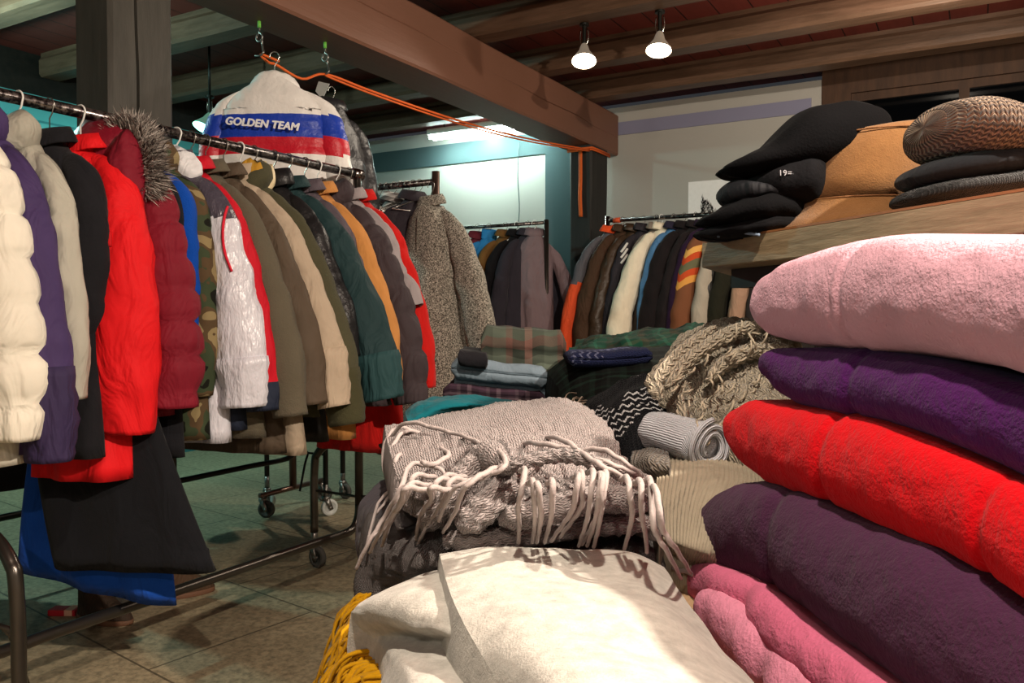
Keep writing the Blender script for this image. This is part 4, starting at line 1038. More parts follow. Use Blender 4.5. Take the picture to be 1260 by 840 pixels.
fleece('fleece_sweater', 'dark plum fleece sweater under the bright red one', 'sweater', PLUM,
       [(856, 662), (864, 640), (886, 620), (911, 613), (950, 616), (1006, 632), (1057, 656), (1121, 680), (1177, 704), (1220, 730), (1260, 752), (1420, 850)],
       [(856, 678), (864, 694), (886, 720), (929, 735), (971, 763), (1006, 795), (1040, 823), (1080, 850), (1180, 930), (1300, 1030), (1420, 1120)],
       creases=((936, 6, .006),), lat=.215, seed=4, back=.3)
fleece('fleece_blanket', 'rose pink fleece blanket at the bottom of the right stack', 'blanket', ROSE,
       [(836, 728), (850, 716), (869, 706), (900, 724), (929, 738), (971, 765), (1006, 797), (1040, 825), (1080, 852), (1180, 930), (1420, 1120)],
       [(836, 740), (850, 748), (869, 754), (900, 775), (929, 800), (971, 835), (1006, 870), (1080, 940), (1180, 1030), (1420, 1250)],
       lat=.20, seed=5, back=.28, creases=((905, 10, .008),))
fleece('fleece_blanket', 'lighter pink fleece blanket lowest in the right stack, beside the cream felt', 'blanket', cloth('#d98aa4', 'fleece'),
       [(856, 752), (875, 742), (900, 755), (929, 785), (960, 812), (1006, 860), (1080, 930), (1180, 1020), (1420, 1240)],
       [(856, 790), (875, 810), (900, 840), (960, 905), (1006, 950), (1080, 1030), (1180, 1120), (1420, 1380)],
       lat=.185, seed=6, back=.26, creases=((930, 12, .010),))
# near right edge: white and black folded things
def lump(name, label, cat, mat, c, r, seed=0, rot=0, amp=.12, parent=None, n=26):
    m = MB(); rings = []
    for i in range(n + 1):
        t = i / n; a0 = PI * (.02 + .96 * t)
        rr = math.sin(a0) ** .55; rings.append([Vector((math.cos(a) * r[0] * rr, math.sin(a) * r[1] * rr, -math.cos(a0) * r[2])) * (1 + amp * nz(math.cos(a) * 1.6, math.sin(a) * 1.6, t * 3.0, seed)) for a in [2 * PI * k / 36 for k in range(36)]])
    m.loft(rings); o = m.build(name, mat, parent); o.location = c; o.rotation_euler = (0, 0, rot)
    return tag(o, label, cat) if label else o
p = atD(1305, 742, .50); lump('folded_towel', 'white folded cloth cut by the right edge beside the red fleece', 'cloth', cloth('#e6e6dc', 'cotton'), p, (.045, .08, .026), 3, YAW + .2)
p = atD(1300, 648, .52); lump('folded_garment', 'black folded garment at the right edge above the white cloth', 'garment', cloth('#111113', 'wool'), p, (.036, .07, .026), 5, YAW)

# ---- hat shelf
ZS = 1.20
q1 = onZ(864, 297, ZS); q2 = onZ(1260, 231, ZS); dirf = (q2 - q1); dirf.z = 0; dn = dirf.normalized(); q3 = q1 + dn * 1.15
endd = (onZ(950, 352, ZS - .043) - onZ(864, 326, ZS - .043)); endd.z = 0; endd.normalize()
bk_ = Vector((-dn.y, dn.x, 0)); 
if bk_.dot(RT) < 0: bk_ = -bk_
q4 = q1 + endd * .62; q5 = q3 + bk_ * .5
SW = wood('grey_oak_laminate', '#6f6048', '#9a896c', (3, 3, 26), .5); 
me_ = empty('hat_shelf', (q1 + q3) / 2 + bk_ * .2); me_.location.z = ZS - .043
m = MB(); P = [v - me_.location for v in [Vector((v.x, v.y, ZS - .043)) for v in (q1, q3, q5, q4)] + [Vector((v.x, v.y, ZS - .003)) for v in (q1, q3, q5, q4)]]
m.add(P, [(3, 2, 1, 0), (4, 5, 6, 7), (0, 1, 5, 4), (1, 2, 6, 5), (2, 3, 7, 6), (3, 0, 4, 7)]); m.build('board', SW, me_, False, bevel=.0015)
m = MB(); P = [v - me_.location for v in [Vector((v.x, v.y, ZS - .003)) for v in (q1, q3, q5, q4)] + [Vector((v.x, v.y, ZS)) for v in (q1, q3, q5, q4)]]
m.add(P, [(3, 2, 1, 0), (4, 5, 6, 7), (0, 1, 5, 4), (1, 2, 6, 5), (2, 3, 7, 6), (3, 0, 4, 7)]); m.build('top_veneer', plain('brown_veneer', '#8c5d38', .5), me_, False)
for (t_, bb) in ((.22, .22), (.95, .3)):
    c = q1 + dn * t_ + bk_ * bb; m = MB(); hw2 = .07
    P = []
    for zz, k in ((TZ, 1), (ZS - .043, 1)):
        for a, b in ((-hw2, -.02), (hw2, -.02), (hw2, .02), (-hw2, .02)):
            v = c + dn * a + bk_ * b; P.append(Vector((v.x, v.y, zz)) - me_.location)
    m.add(P, [(3, 2, 1, 0), (4, 5, 6, 7), (0, 1, 5, 4), (1, 2, 6, 5), (2, 3, 7, 6), (3, 0, 4, 7)]); m.build('support_panel', plain('black_panel', '#0d0d0e', .6), me_, False)
m = MB(); c = atD(940, 336, 1.34); 
P = [Vector((v.x, v.y, zz)) - me_.location for zz in (ZS - .075, ZS - .0435) for v in [c + dn * a + bk_ * b for a, b in ((-.02 - (.03 if zz > 1.1 else 0), -.03), (.16, -.03), (.16, .12), (-.02 - (.03 if zz > 1.1 else 0), .12))]]
m.add(P, [(3, 2, 1, 0), (4, 5, 6, 7), (0, 1, 5, 4), (1, 2, 6, 5), (2, 3, 7, 6), (3, 0, 4, 7)]); m.build('bracket', plain('black_panel', '#0d0d0e', .6), me_, False)
tag(me_, 'wooden hat shelf with a grey oak edge above the fleece stack', 'shelf')

# hats: each built as lofted crown + brim, facing roughly the camera
def place(o, p, rz, tilt=0): o.location = p; o.rotation_euler = (math.radians(tilt), 0, rz)
# tan bucket hat
d_b = 1.22; pb = atD(1052, 270, d_b); pb.z = ZS + .001
e = empty('bucket_hat', pb, YAW)
s_ = d_b / F   # metres per photo pixel there
def hatring(xl, xr, z, dep, n=44, wob=0, seed=0, sag=0):
    cx = (xl + xr) / 2; rx = (xr - xl) / 2
    return [(cx + rx * math.cos(a), dep * math.sin(a) + 0, z + wob * nz(math.cos(a) * 2, math.sin(a) * 2, z * 9, seed) + sag * math.cos(a)) for a in [2 * PI * k / n for k in range(n)]]
TAN = cloth('#75522f', 'felt', '#6a4929'); 
def px2(x): return (x - 1052) * s_
m = MB()
R = [hatring(px2(946), px2(1145), .004, .125, sag=-.0, wob=.004), hatring(px2(960), px2(1140), .018, .112, wob=.004), hatring(px2(972), px2(1132), .036, .10), hatring(px2(973), px2(1130), .044, .098)]
m.loft([[(x * .97, y * .97, z - .002) for x, y, z in R[1]]] + [[(x, y, z - .003) for x, y, z in R[0]]] + R, False); m.build('brim', TAN, e)
m = MB(); R = [hatring(px2(975), px2(1128), .042, .096), hatring(px2(980), px2(1132), .075, .096, wob=.004), hatring(px2(988), px2(1138), .11, .093, wob=.004), hatring(px2(995), px2(1142), .135, .09, wob=.004, sag=.004), hatring(px2(1003), px2(1143), .146, .082, sag=.008), hatring(px2(1015), px2(1138), .150, .07, sag=.010), hatring(px2(1040), px2(1120), .146, .04, sag=.006), hatring(px2(1070), px2(1090), .142, .01)]
m.loft(R, True); m.build('crown', TAN, e)
m = MB(); r_ = hatring(px2(995), px2(1142), .139, .091, sag=.004); m.tube(r_ + [r_[0]], .0014, 6)
r_ = hatring(px2(974), px2(1130), .043, .099); m.tube(r_ + [r_[0]], .0013, 6); m.build('seam', cloth('#6f4a2a', 'cotton'), e)
tag(e, 'tan brown suede bucket hat in the middle of the hat shelf', 'hat')
# black caps stacked at the shelf's left end
BK = plain('black_felt', '#08080a', .95, 0, .08, 0, .4, 300); BK2 = plain('black_cotton_cap', '#0b0b0e', .9, 0, .12, 0, .4, 160)
def cap(label, pxl, pxr, ybot, ytop, d, brimx, brimy, mat, cls='baseball_cap', text=None, z=None):
    s_ = d / F; c = atD((pxl + pxr) / 2, ybot, d); e = empty(cls, c, YAW); w2 = (pxr - pxl) / 2 * s_; h = (ybot - ytop) * s_
    m = MB(); rings = []
    for i in range(12):
        t = i / 11; a0 = t * PI / 2; rings.append([(w2 * math.cos(a0) ** .6 * math.cos(a) + .01 * t, .085 * math.cos(a0) ** .6 * math.sin(a), h * math.sin(a0) + .003 * nz(math.cos(a) * 2, math.sin(a) * 2, t * 3, pxl)) for a in [2 * PI * k / 36 for k in range(36)]])
    rings[-1] = [(x * 1 + 0, y, z) for x, y, z in rings[-1]]
    m.loft(rings); m.build('crown', mat, e)
    m = MB(); bx = (brimx - (pxl + pxr) / 2) * s_; bz = (ybot - brimy) * s_; g = []
    for i in range(9):
        t = i / 8; row = []
        for j in range(13):
            u = j / 12 * 2 - 1; x = lerp(-w2 * .8 , bx, t * math.sqrt(max(0, 1 - u * u * .75))); y = u * .08 * (1 - .25 * t)
            row.append(Vector((x, y, lerp(.012, bz, t) + .012 * (1 - u * u))))
        g.append(row)
    m.grid(g); m.grid([[p - Vector((0, 0, .004)) for p in r] for r in g], True)
    m.build('peak', mat, e)
    if text:
        cu = bpy.data.curves.new('t', 'FONT'); cu.body = text[0]; cu.size = .017; cu.extrude = .0006; cu.space_character = 1.15
        to = bpy.data.objects.new('t', cu); COL.objects.link(to); dg = bpy.context.evaluated_depsgraph_get(); mm = bpy.data.meshes.new_from_object(to.evaluated_get(dg)); bpy.data.objects.remove(to)
        o = bpy.data.objects.new('embroidery', mm); COL.objects.link(o); mm.materials.clear(); mm.materials.append(plain('white_thread', '#8c8c92', .7)); o.parent = e
        tt = atD(text[1], text[2], d); rel = tt - c; o.location = (rel.dot(RT), text[3], rel.z); o.rotation_euler = (PI / 2, 0, -.1); o['label'] = 'small white embroidered digits'
    return tag(e, label, 'cap')
def slump(label, name, cat, mat, st, d, dep, seed=0, text=None, wob=.004):
    """soft headgear lying on its side, given by the height of its outline along its length"""
    s_ = d / F; cxp = (st[0][0] + st[-1][0]) / 2; cyp = sum(p[2] for p in st) / len(st); c0 = atD(cxp, cyp, d); e = empty(name, c0, YAW)
    xs = np.linspace(st[0][0], st[-1][0], 44); yt = np.interp(xs, [p[0] for p in st], [p[1] for p in st]); yb = np.interp(xs, [p[0] for p in st], [p[2] for p in st])
    for _ in range(4): yt[1:-1] = (yt[:-2] + 2 * yt[1:-1] + yt[2:]) / 4; yb[1:-1] = (yb[:-2] + 2 * yb[1:-1] + yb[2:]) / 4
    rings = []; n = len(xs)
    for i, x in enumerate(xs):
        t = i / (n - 1); zt = -(yt[i] - cyp) * s_; zb = -(yb[i] - cyp) * s_; zc = (zt + zb) / 2; h = max(.002, (zt - zb) / 2); dp = dep * max(.12, math.sin(PI * (.04 + .92 * t)) ** .55)
        rings.append([((x - cxp) * s_, dp * math.cos(a) * (1 + .08 * nz(t * 4, math.cos(a) * 2, 2, seed)), zc + h * math.copysign(abs(math.sin(a)) ** .8, math.sin(a)) + wob * nz(t * 6, math.cos(a) * 2, math.sin(a) * 2, seed)) for a in [2 * PI * k / 36 for k in range(36)]])
    m = MB(); m.loft(rings); m.build('crown', mat, e)
    m = MB(); P = [Vector(r[26]) + Vector((0, -.001, -.001)) for r in rings[2:-2]]; m.tube(P, .0012, 5); m.build('seam', cloth('#1b1c20', 'cotton'), e)
    if text:
        cu = bpy.data.curves.new('t', 'FONT'); cu.body = text[0]; cu.size = .0115; cu.extrude = .0006; cu.space_character = 1.1
        to = bpy.data.objects.new('t', cu); COL.objects.link(to); dg = bpy.context.evaluated_depsgraph_get(); mm = bpy.data.meshes.new_from_object(to.evaluated_get(dg)); bpy.data.objects.remove(to)
        o = bpy.data.objects.new('embroidery', mm); COL.objects.link(o); mm.materials.clear(); mm.materials.append(plain('white_thread', '#8c8c92', .7)); o.parent = e
        q = surf(e, [(text[1], text[2])], ('crown',), .008); 
        if q: o.location = q[0]
        o.rotation_euler = (PI / 2 - .1, 0, .05); o['label'] = 'small white embroidered digits'
    return tag(e, label, cat)
slump('black cap lowest on the hat shelf, peak pointing left', 'peaked_cap', 'cap', BK2, [(857, 287, 290), (866, 283, 296), (900, 272, 296), (940, 262, 294), (985, 262, 292)], 1.24, .08, 1)
slump('black cap with a long sloping peak, second from the shelf board', 'peaked_cap', 'cap', BK, [(860, 271, 276), (872, 264, 281), (900, 250, 282), (930, 240, 280), (985, 238, 278)], 1.23, .085, 2)
slump('small dark grey cap with a stiff band, third from the shelf board', 'banded_cap', 'cap', cloth('#121318', 'cotton'), [(886, 233, 246), (892, 227, 252), (905, 224, 256), (930, 226, 256), (985, 222, 254)], 1.235, .075, 3)
slump('black cap with small white embroidered digits, second from the top', 'embroidered_cap', 'cap', BK2, [(915, 224, 238), (930, 212, 250), (955, 200, 258), (985, 190, 262), (1015, 190, 258)], 1.225, .085, 4, text=('19=-', 958, 216))
slump('fuzzy black felt cap with a long peak, topmost of the stack', 'long_peaked_cap', 'cap', BK, [(887, 209, 213), (898, 200, 219), (920, 190, 223), (940, 182, 222), (955, 162, 222), (975, 144, 222), (1000, 133, 220), (1040, 129, 214), (1072, 132, 205), (1085, 142, 190)], 1.235, .10, 5)
m = MB(); c = atD(905, 290, 1.2); m.tube([atD(884, 292, 1.2), atD(886, 284, 1.2), atD(896, 281, 1.19), atD(915, 286, 1.18), atD(935, 289, 1.17)], .0022, 8, sub=5)
tag(m.build('trim_cord', cloth('#6c7c90', 'cotton')), 'light blue piping loop lying under the black caps', 'cord')
# knitted hats at the right end
def folded_knit(label, pxl, pxr, yb, yt, d, mat, seed, name='knit_hat', cat='hat', dep=.10, tilt=0):
    s_ = d / F; c = atD((pxl + pxr) / 2, (yb + yt) / 2, d); w2 = (pxr - pxl) / 2 * s_; h = (yb - yt) / 2 * s_; m = MB(); rings = []
    for i in range(41):
        t = i / 40 * 2 - 1; rr = (1 - abs(t) ** 3.2) ** .4 if abs(t) < 1 else .03; rr = max(rr, .05)
        rings.append([Vector((w2 * t, dep * rr * math.cos(a) * (1 + .05 * nz(t * 3, math.cos(a), 1, seed)), h * rr * (math.copysign(abs(math.sin(a)) ** .8, math.sin(a))) * (1 + .12 * nz(t * 2.5, math.cos(a) * 1.5, math.sin(a), seed)) + tilt * t)) for a in [2 * PI * k / 40 for k in range(40)]])
    m.loft(rings); m.uv = [(v[0], (i_ % 40) / 40 * .34 + .1 * v[0]) for i_, v in enumerate(m.v)]; o = m.build(name, mat); o.location = c; o.rotation_euler = (0, 0, YAW); return tag(o, label, cat)
folded_knit('dark charcoal knit hat lowest of the pile at the right shelf end', 1112, 1330, 250, 216, 1.0, cloth('#1d1c1e', 'knit', None, 1.4), 1, tilt=.012)
folded_knit('slate grey folded beanie between the charcoal hat and the patterned hat', 1118, 1340, 228, 188, 1.0, cloth('#26282c', 'wool'), 2, 'beanie', tilt=.01)
folded_knit('brown and beige houndstooth knitted hat on top of the right pile', 1136, 1262, 205, 134, .98, cloth('#4f4038', 'houndstooth', '#9c8672', 1.35), 3, tilt=-.012)
folded_knit('second houndstooth knitted hat at the right edge of the shelf', 1225, 1400, 215, 133, 1.03, cloth('#4f4038', 'houndstooth', '#958070', 1.3), 4, tilt=-.004)

# ---- foreground cream felt
CREAM = cloth('#c6c3bb', 'felt', '#a19e97')
zc = .84
def wav(a, f1, f2, seed): return lambda u, v, p: a * nz(p.x * f1, p.y * f1, p.z * f2, seed) + a * .3 * nz(p.x * f1 * 3.5, p.y * f1 * 3.5, 2, seed)
cb = [[Z(545, 700, .80), Z(600, 690, .81), Z(700, 690, .815), Z(780, 690, .81), Z(818, 700, .79)],
      [Z(541, 682, .835), Z(600, 672, .845), Z(700, 674, .845), Z(775, 680, .84), Z(818, 700, .825)],
      [Z(556, 735, .845), Z(620, 720, .858), Z(710, 722, .86), Z(800, 725, .852), Z(858, 748, .828)],
      [Z(590, 800, .84), Z(660, 790, .862), Z(740, 790, .868), Z(840, 790, .855), Z(905, 810, .82)],
      [Z(640, 880, .83), Z(700, 880, .862), Z(780, 880, .87), Z(900, 880, .86), Z(975, 880, .81)],
      [Z(700, 1010, .82), Z(760, 1010, .855), Z(860, 1010, .865), Z(980, 1010, .85), Z(1080, 1010, .80)]]
blk = patch(cb, 10, 12, wav(.006, 9, 9, 1), zfloor=.735, name='felt_scarf', mat=CREAM)
tag(blk, 'cream felted wool scarf folded square in the front foreground', 'scarf')
lf = [[Z(520, 712, .775), Z(556, 702, .785), Z(575, 715, .785), Z(600, 730, .78)],
      [Z(478, 722, .80), Z(530, 702, .822), Z(562, 708, .824), Z(585, 740, .80)],
      [Z(440, 742, .795), Z(498, 732, .828), Z(560, 742, .835), Z(595, 790, .80)],
      [Z(436, 760, .78), Z(500, 768, .815), Z(560, 778, .826), Z(615, 820, .80)],
      [Z(462, 786, .765), Z(505, 790, .785), Z(560, 800, .80), Z(630, 860, .79)],
      [Z(480, 815, .77), Z(505, 830, .805), Z(570, 850, .815), Z(650, 900, .79)],
      [Z(462, 880, .75), Z(500, 900, .80), Z(590, 930, .81), Z(680, 980, .78)],
      [Z(455, 990, .745), Z(510, 1000, .78), Z(610, 1000, .79), Z(700, 1040, .77)]]
o = patch(lf, 9, 12, wav(.006, 10, 8, 3), zfloor=.71, name='felt_flap', mat=CREAM, parent=None)
o.parent = blk
# mustard fringe hanging over the left edge of the table
ye = patch([[Z(455, 790, .735), Z(500, 760, .745), Z(560, 760, .745)], [Z(450, 840, .735), Z(500, 830, .745), Z(560, 830, .745)], [Z(440, 930, .735), Z(500, 930, .745), Z(560, 930, .745)]], 6, 6, None, zfloor=.705, name='mustard_shawl', mat=cloth('#b98a10', 'knit'))
tag(ye, 'mustard yellow shawl with a thick fringe under the cream felt', 'shawl')
rnd = random.Random(11); m = MB()
for k in range(230):
    t = k / 229; px = 452 - 6 * t + rnd.uniform(-6, 16); py = 728 + 150 * t; a = Z(px, py, .74 + rnd.uniform(-.01, .008))
    dv = -TV * rnd.uniform(.022, .05) - TU * rnd.uniform(-.01, .04)
    j_ = lambda k_: Vector((rnd.uniform(-k_, k_), rnd.uniform(-k_, k_), rnd.uniform(-k_, k_)))
    m.tube([a + TV * .05, a + j_(.004), a + dv * .45 + Vector((0, 0, -.012)) + j_(.008), a + dv * .8 + Vector((0, 0, -.045)) + j_(.012), a + dv * (1 + rnd.uniform(-.3, .3)) + Vector((0, 0, -.075 - rnd.uniform(0, .045))) + j_(.014)], [.0024, .0026, .0022, .0015], 5, sub=3)
fr_ = m.build('fringe', cloth('#b8860c', 'wool'), ye)

# ---- grey fringed scarf pile
GREYK = cloth('#a39897', 'knit'); DKK = cloth('#5b5453', 'knit', None, 1.1)
# dark chunky knit below
dk = [[Z(470, 610, .80), Z(560, 600, .82), Z(680, 610, .83), Z(780, 630, .82), Z(815, 650, .80)],
      [Z(446, 640, .79), Z(545, 640, .83), Z(680, 650, .83), Z(770, 655, .82), Z(812, 668, .80)],
      [Z(446, 680, .77), Z(520, 690, .82), Z(660, 690, .815), Z(770, 680, .81), Z(815, 690, .79)],
      [Z(448, 722, .745), Z(510, 722, .785), Z(640, 720, .79), Z(760, 705, .79), Z(812, 712, .77)]]
o = patch(dk, 14, 12, lambda u, v, p: .008 * nz(p.x * 14, p.y * 14, 3) + .004 * math.sin(p.dot(TV) * 260) * (abs(math.sin(p.dot(TU) * 200)) ** .5), zfloor=.712, name='knit_scarf', mat=DKK)
tag(o, 'dark taupe chunky knitted scarf under the grey fringed one', 'scarf')
o = patch([[Z(470, 590, .80), Z(520, 590, .83), Z(560, 600, .83)], [Z(443, 618, .79), Z(500, 625, .835), Z(560, 640, .835)], [Z(441, 655, .75), Z(490, 660, .80), Z(550, 670, .80)]], 10, 10, wav(.005, 12, 8, 6), zfloor=.71, name='felt_cloth', mat=cloth('#4f4b52', 'wool'))
tag(o, 'dark grey felt cloth corner left under the grey fringed scarf', 'cloth')
gk = [[Z(480, 536, .86), Z(560, 512, .895), Z(630, 500, .90), Z(690, 500, .90), Z(722, 510, .88)],
      [Z(474, 530, .90), Z(560, 513, .918), Z(630, 500, .93), Z(690, 494, .945), Z(730, 510, .925)],
      [Z(478, 550, .905), Z(560, 535, .922), Z(640, 522, .935), Z(710, 518, .942), Z(752, 540, .92)],
      [Z(486, 580, .895), Z(565, 565, .915), Z(650, 550, .93), Z(725, 552, .925), Z(782, 582, .90)],
      [Z(492, 610, .87), Z(570, 600, .895), Z(650, 590, .905), Z(740, 590, .905), Z(806, 610, .88)],
      [Z(500, 632, .845), Z(575, 632, .87), Z(650, 625, .875), Z(740, 618, .88), Z(812, 632, .855)],
      [Z(520, 645, .825), Z(585, 655, .83), Z(650, 650, .835), Z(740, 640, .84), Z(810, 652, .825)]]
def knitd(u, v, p):
    a = p.dot(TV); b = p.dot(TU)
    h = .009 * nz(a * 13, b * 13, p.z * 7, 2) + .0055 * math.sin(a * 40 + b * 120 + 1.5 * nz(a * 8, b * 8, 1)) * 1.0
    return h + .0018 * math.sin((b + .6 * a) * 900) * abs(math.sin(a * 330))
gs = patch(gk, 22, 34, knitd, zfloor=.83, name='fringed_scarf', mat=GREYK, inset=.004)
tag(gs, 'pale mauve grey knitted scarf with long yarn fringe, folded on the table', 'scarf')
# gathered fold in the middle and the rolled lower hem
m = MB()
def roll(pts, r, name, mat, parent=None, seed=0, amp=.0025, seg=20, sub=10):
    m = MB(); P = catmull([Vector(p) for p in pts], sub); rings = []; n = len(P); u = Vector((0, 0, 1)); acc = 0
    for i, p in enumerate(P):
        t = (P[min(n - 1, i + 1)] - P[max(0, i - 1)]).normalized(); u = Vector((0, 0, 1)); u = (u - t * u.dot(t)).normalized(); v = t.cross(u); q = i / (n - 1)
        if i: acc += (p - P[i - 1]).length
        rr = (np.interp(q, np.linspace(0, 1, len(r)), r) if isinstance(r, (list, tuple)) else r) * (min(1, .35 + 5 * q, .35 + 5 * (1 - q)))
        rings.append([p + (u * math.cos(a) * .85 + v * math.sin(a)) * (rr * (1 + .14 * nz(math.cos(a) * 1.5 + acc * 8, math.sin(a) * 1.5, acc * 14, seed)) + amp * math.sin(acc * 420 + 2 * math.sin(a * 3)) * abs(math.sin(a * 5))) for a in [2 * PI * k / seg for k in range(seg)]])
    m.loft(rings); return m.build(name, mat, parent)
roll([Z(520, 650, .845), Z(545, 620, .875), Z(575, 585, .905), Z(605, 562, .925), Z(630, 575, .925)], [.016, .02, .022, .018], 'gathered_fold', GREYK, gs, 1, sub=16)
roll([Z(565, 650, .86), Z(600, 620, .885), Z(622, 590, .905), Z(640, 570, .92)], [.018, .02, .016], 'gathered_fold', GREYK, gs, 2, sub=16)
roll([Z(615, 640, .868), Z(680, 625, .885), Z(740, 612, .89), Z(800, 620, .88)], .017, 'rolled_hem', GREYK, gs, 3, sub=18)
roll([Z(545, 665, .842), Z(620, 662, .845), Z(720, 648, .85), Z(808, 642, .85)], .014, 'rolled_hem', GREYK, gs, 4, sub=18)
roll([Z(628, 572, .93), Z(690, 560, .94), Z(740, 572, .935), Z(806, 606, .895)], .008, 'rolled_hem', GREYK, gs, 5, sub=18)
YARN = cloth('#a89d9b', 'wool')
def strand(pts, r=.0027):
    m = MB(); P = catmull([Vector(p) for p in pts], 6)
    P = [p + Vector((0, 0, .0008 * math.sin(i * 1.7))) for i, p in enumerate(P)]
    m.tube(P, [r, r * 1.1, r * .9, r * .7], 7); return m.build('fringe_strand', YARN, gs)
def S(*pts, r=.0027, dz=0):
    P = [Z(x, y, z + dz) for x, y, z in pts]; P[0] = P[0] - Vector((0, 0, .016)) + FH * .01; return strand(P, r)
# left side strands (px, py, height)
S((520, 522, .925), (490, 526, .92), (474, 545, .90), (472, 575, .87), (480, 600, .85), (465, 620, .83), (452, 668, .80))
S((530, 524, .926), (500, 530, .92), (484, 548, .905), (480, 570, .885), (487, 595, .86), (478, 612, .84), (463, 632, .82))
S((500, 540, .92), (487, 565, .905), (486, 590, .875), (495, 610, .85), (480, 640, .82), (462, 665, .80))
for k, (x0, y0, x1, y1) in enumerate([(505, 572, 438, 700), (510, 585, 470, 672), (505, 595, 455, 680), (548, 585, 517, 660), (540, 590, 512, 672), (556, 590, 512, 676), (530, 600, 520, 650), (500, 600, 472, 665)]):
    xm, ym = (x0 + x1) / 2 + rnd.uniform(-7, 9), (y0 + y1) / 2
    S((x0 + 25, y0 - 14, .925), (x0, y0, .918), ((x0 + xm) / 2 + 3, (y0 + ym) / 2, .90), (xm, ym, .868), ((xm + x1) / 2 - 2, (ym + y1) / 2, .845), (x1, y1, .815))
# across the top
S((476, 530, .918), (500, 520, .932), (540, 528, .93), (580, 540, .932), (600, 552, .935))
S((540, 536, .93), (552, 560, .925), (530, 572, .92), (520, 568, .92), (545, 580, .915), (552, 600, .905))
S((580, 528, .937), (590, 545, .937), (612, 552, .938), (622, 572, .935), (600, 585, .925), (560, 600, .915), (540, 640, .87))
S((622, 555, .942), (600, 580, .93), (572, 600, .918), (560, 630, .885), (545, 655, .855))
S((640, 530, .945), (660, 545, .945), (700, 552, .945), (740, 566, .94), (770, 578, .93), (798, 590, .91))
S((660, 522, .948), (690, 540, .948), (720, 560, .945), (745, 575, .94), (780, 592, .92))
S((700, 545, .948), (735, 552, .944), (765, 566, .938), (790, 585, .92))
# hanging down in front
for x0, y0, x1, y1, dx in [(646, 578, 638, 668, -4), (656, 592, 655, 668, 3), (662, 596, 660, 668, 5), (680, 592, 670, 668, 4), (712, 585, 678, 666, 10), (716, 582, 688, 662, 14), (730, 580, 712, 672, 4), (740, 584, 722, 672, 4), (746, 582, 730, 674, 2), (772, 588, 768, 676, 8), (788, 592, 796, 680, -2), (800, 590, 838, 712, -14), (806, 600, 850, 705, -12), (742, 585, 716, 670, 8)]:
    xm, ym = (x0 + x1) / 2 + dx, (y0 + y1) / 2
    S((x0 - 6, y0 - 16, .942), (x0, y0, .937), ((x0 + xm) / 2, (y0 + ym) / 2, .924), (xm, ym, .905), ((xm + x1) / 2 + 1, (ym + y1) / 2, .880), (x1, y1, .852 if y1 < 690 else .80))
for x0, y0, x1, y1 in [(850, 705, 866, 716), (840, 690, 858, 692)]:
    S((x0 - 20, y0 - 20, .80), (x0, y0, .785), (x1, y1, .775))

# ---- ribbed cream knit, tan card below
rk = [[Z(812, 560, .87), Z(860, 560, .875), Z(920, 575, .87), Z(960, 590, .86)],
      [Z(808, 588, .865), Z(860, 585, .875), Z(920, 600, .865), Z(955, 620, .85)],
      [Z(806, 625, .845), Z(850, 628, .85), Z(895, 640, .845), Z(930, 650, .83)],
      [Z(812, 662, .82), Z(845, 672, .82), Z(880, 685, .815), Z(915, 700, .80)],
      [Z(818, 676, .80), Z(842, 694, .79), Z(872, 702, .785), Z(910, 715, .78)]]
o = patch(rk, 10, 70, lambda u, v, p: .0022 * abs(math.sin(v * 100)), zfloor=.74, name='ribbed_scarf', mat=cloth('#9b917f', 'wool'), inset=.01)
tag(o, 'cream ribbed knit scarf between the grey fringed scarf and the plum fleece', 'scarf')
o = patch([[Z(800, 690, .76), Z(850, 690, .77), Z(900, 700, .765)], [Z(812, 715, .755), Z(850, 720, .76), Z(900, 725, .76)], [Z(830, 745, .75), Z(860, 750, .75), Z(910, 760, .75)]], 8, 8, wav(.003, 12, 8, 3), zfloor=.702, name='folded_cloth', mat=cloth('#b09270', 'cotton'))
tag(o, 'tan folded cloth low between the cream felt and the ribbed scarf', 'cloth')

# ---- white rolled knit
WK = cloth('#c6c9d2', 'rib', None, 2.6)
ce = empty('rolled_top', Z(845, 540, .90))
def rel(p): return p - ce.location
a, b = atD(800, 527, 1.24), atD(872, 548, 1.14)
r1 = roll([rel(a), rel(a.lerp(b, .3)), rel(a.lerp(b, .7)), rel(b)], [.034, .037, .039, .040], 'rolled_body', WK, ce, 3, .0006, 30, 10)
m = MB(); ax = (b - a).normalized(); u_ = Vector((0, 0, 1)); u_ = (u_ - ax * u_.dot(ax)).normalized(); v_ = ax.cross(u_); P = []
for k in range(90):
    a_ = 2 * PI * 2.4 * k / 89; rr = .041 - .026 * k / 89; P.append(rel(b) + ax * (.004 + .002 * math.sin(a_ * 2)) + (u_ * math.cos(a_) * .9 + v_ * math.sin(a_)) * rr)
m.tube(P, .0045, 8); m.build('spiral_edge', WK, ce)
tag(ce, 'white ribbed knit top rolled up beneath the crochet shawl', 'top')

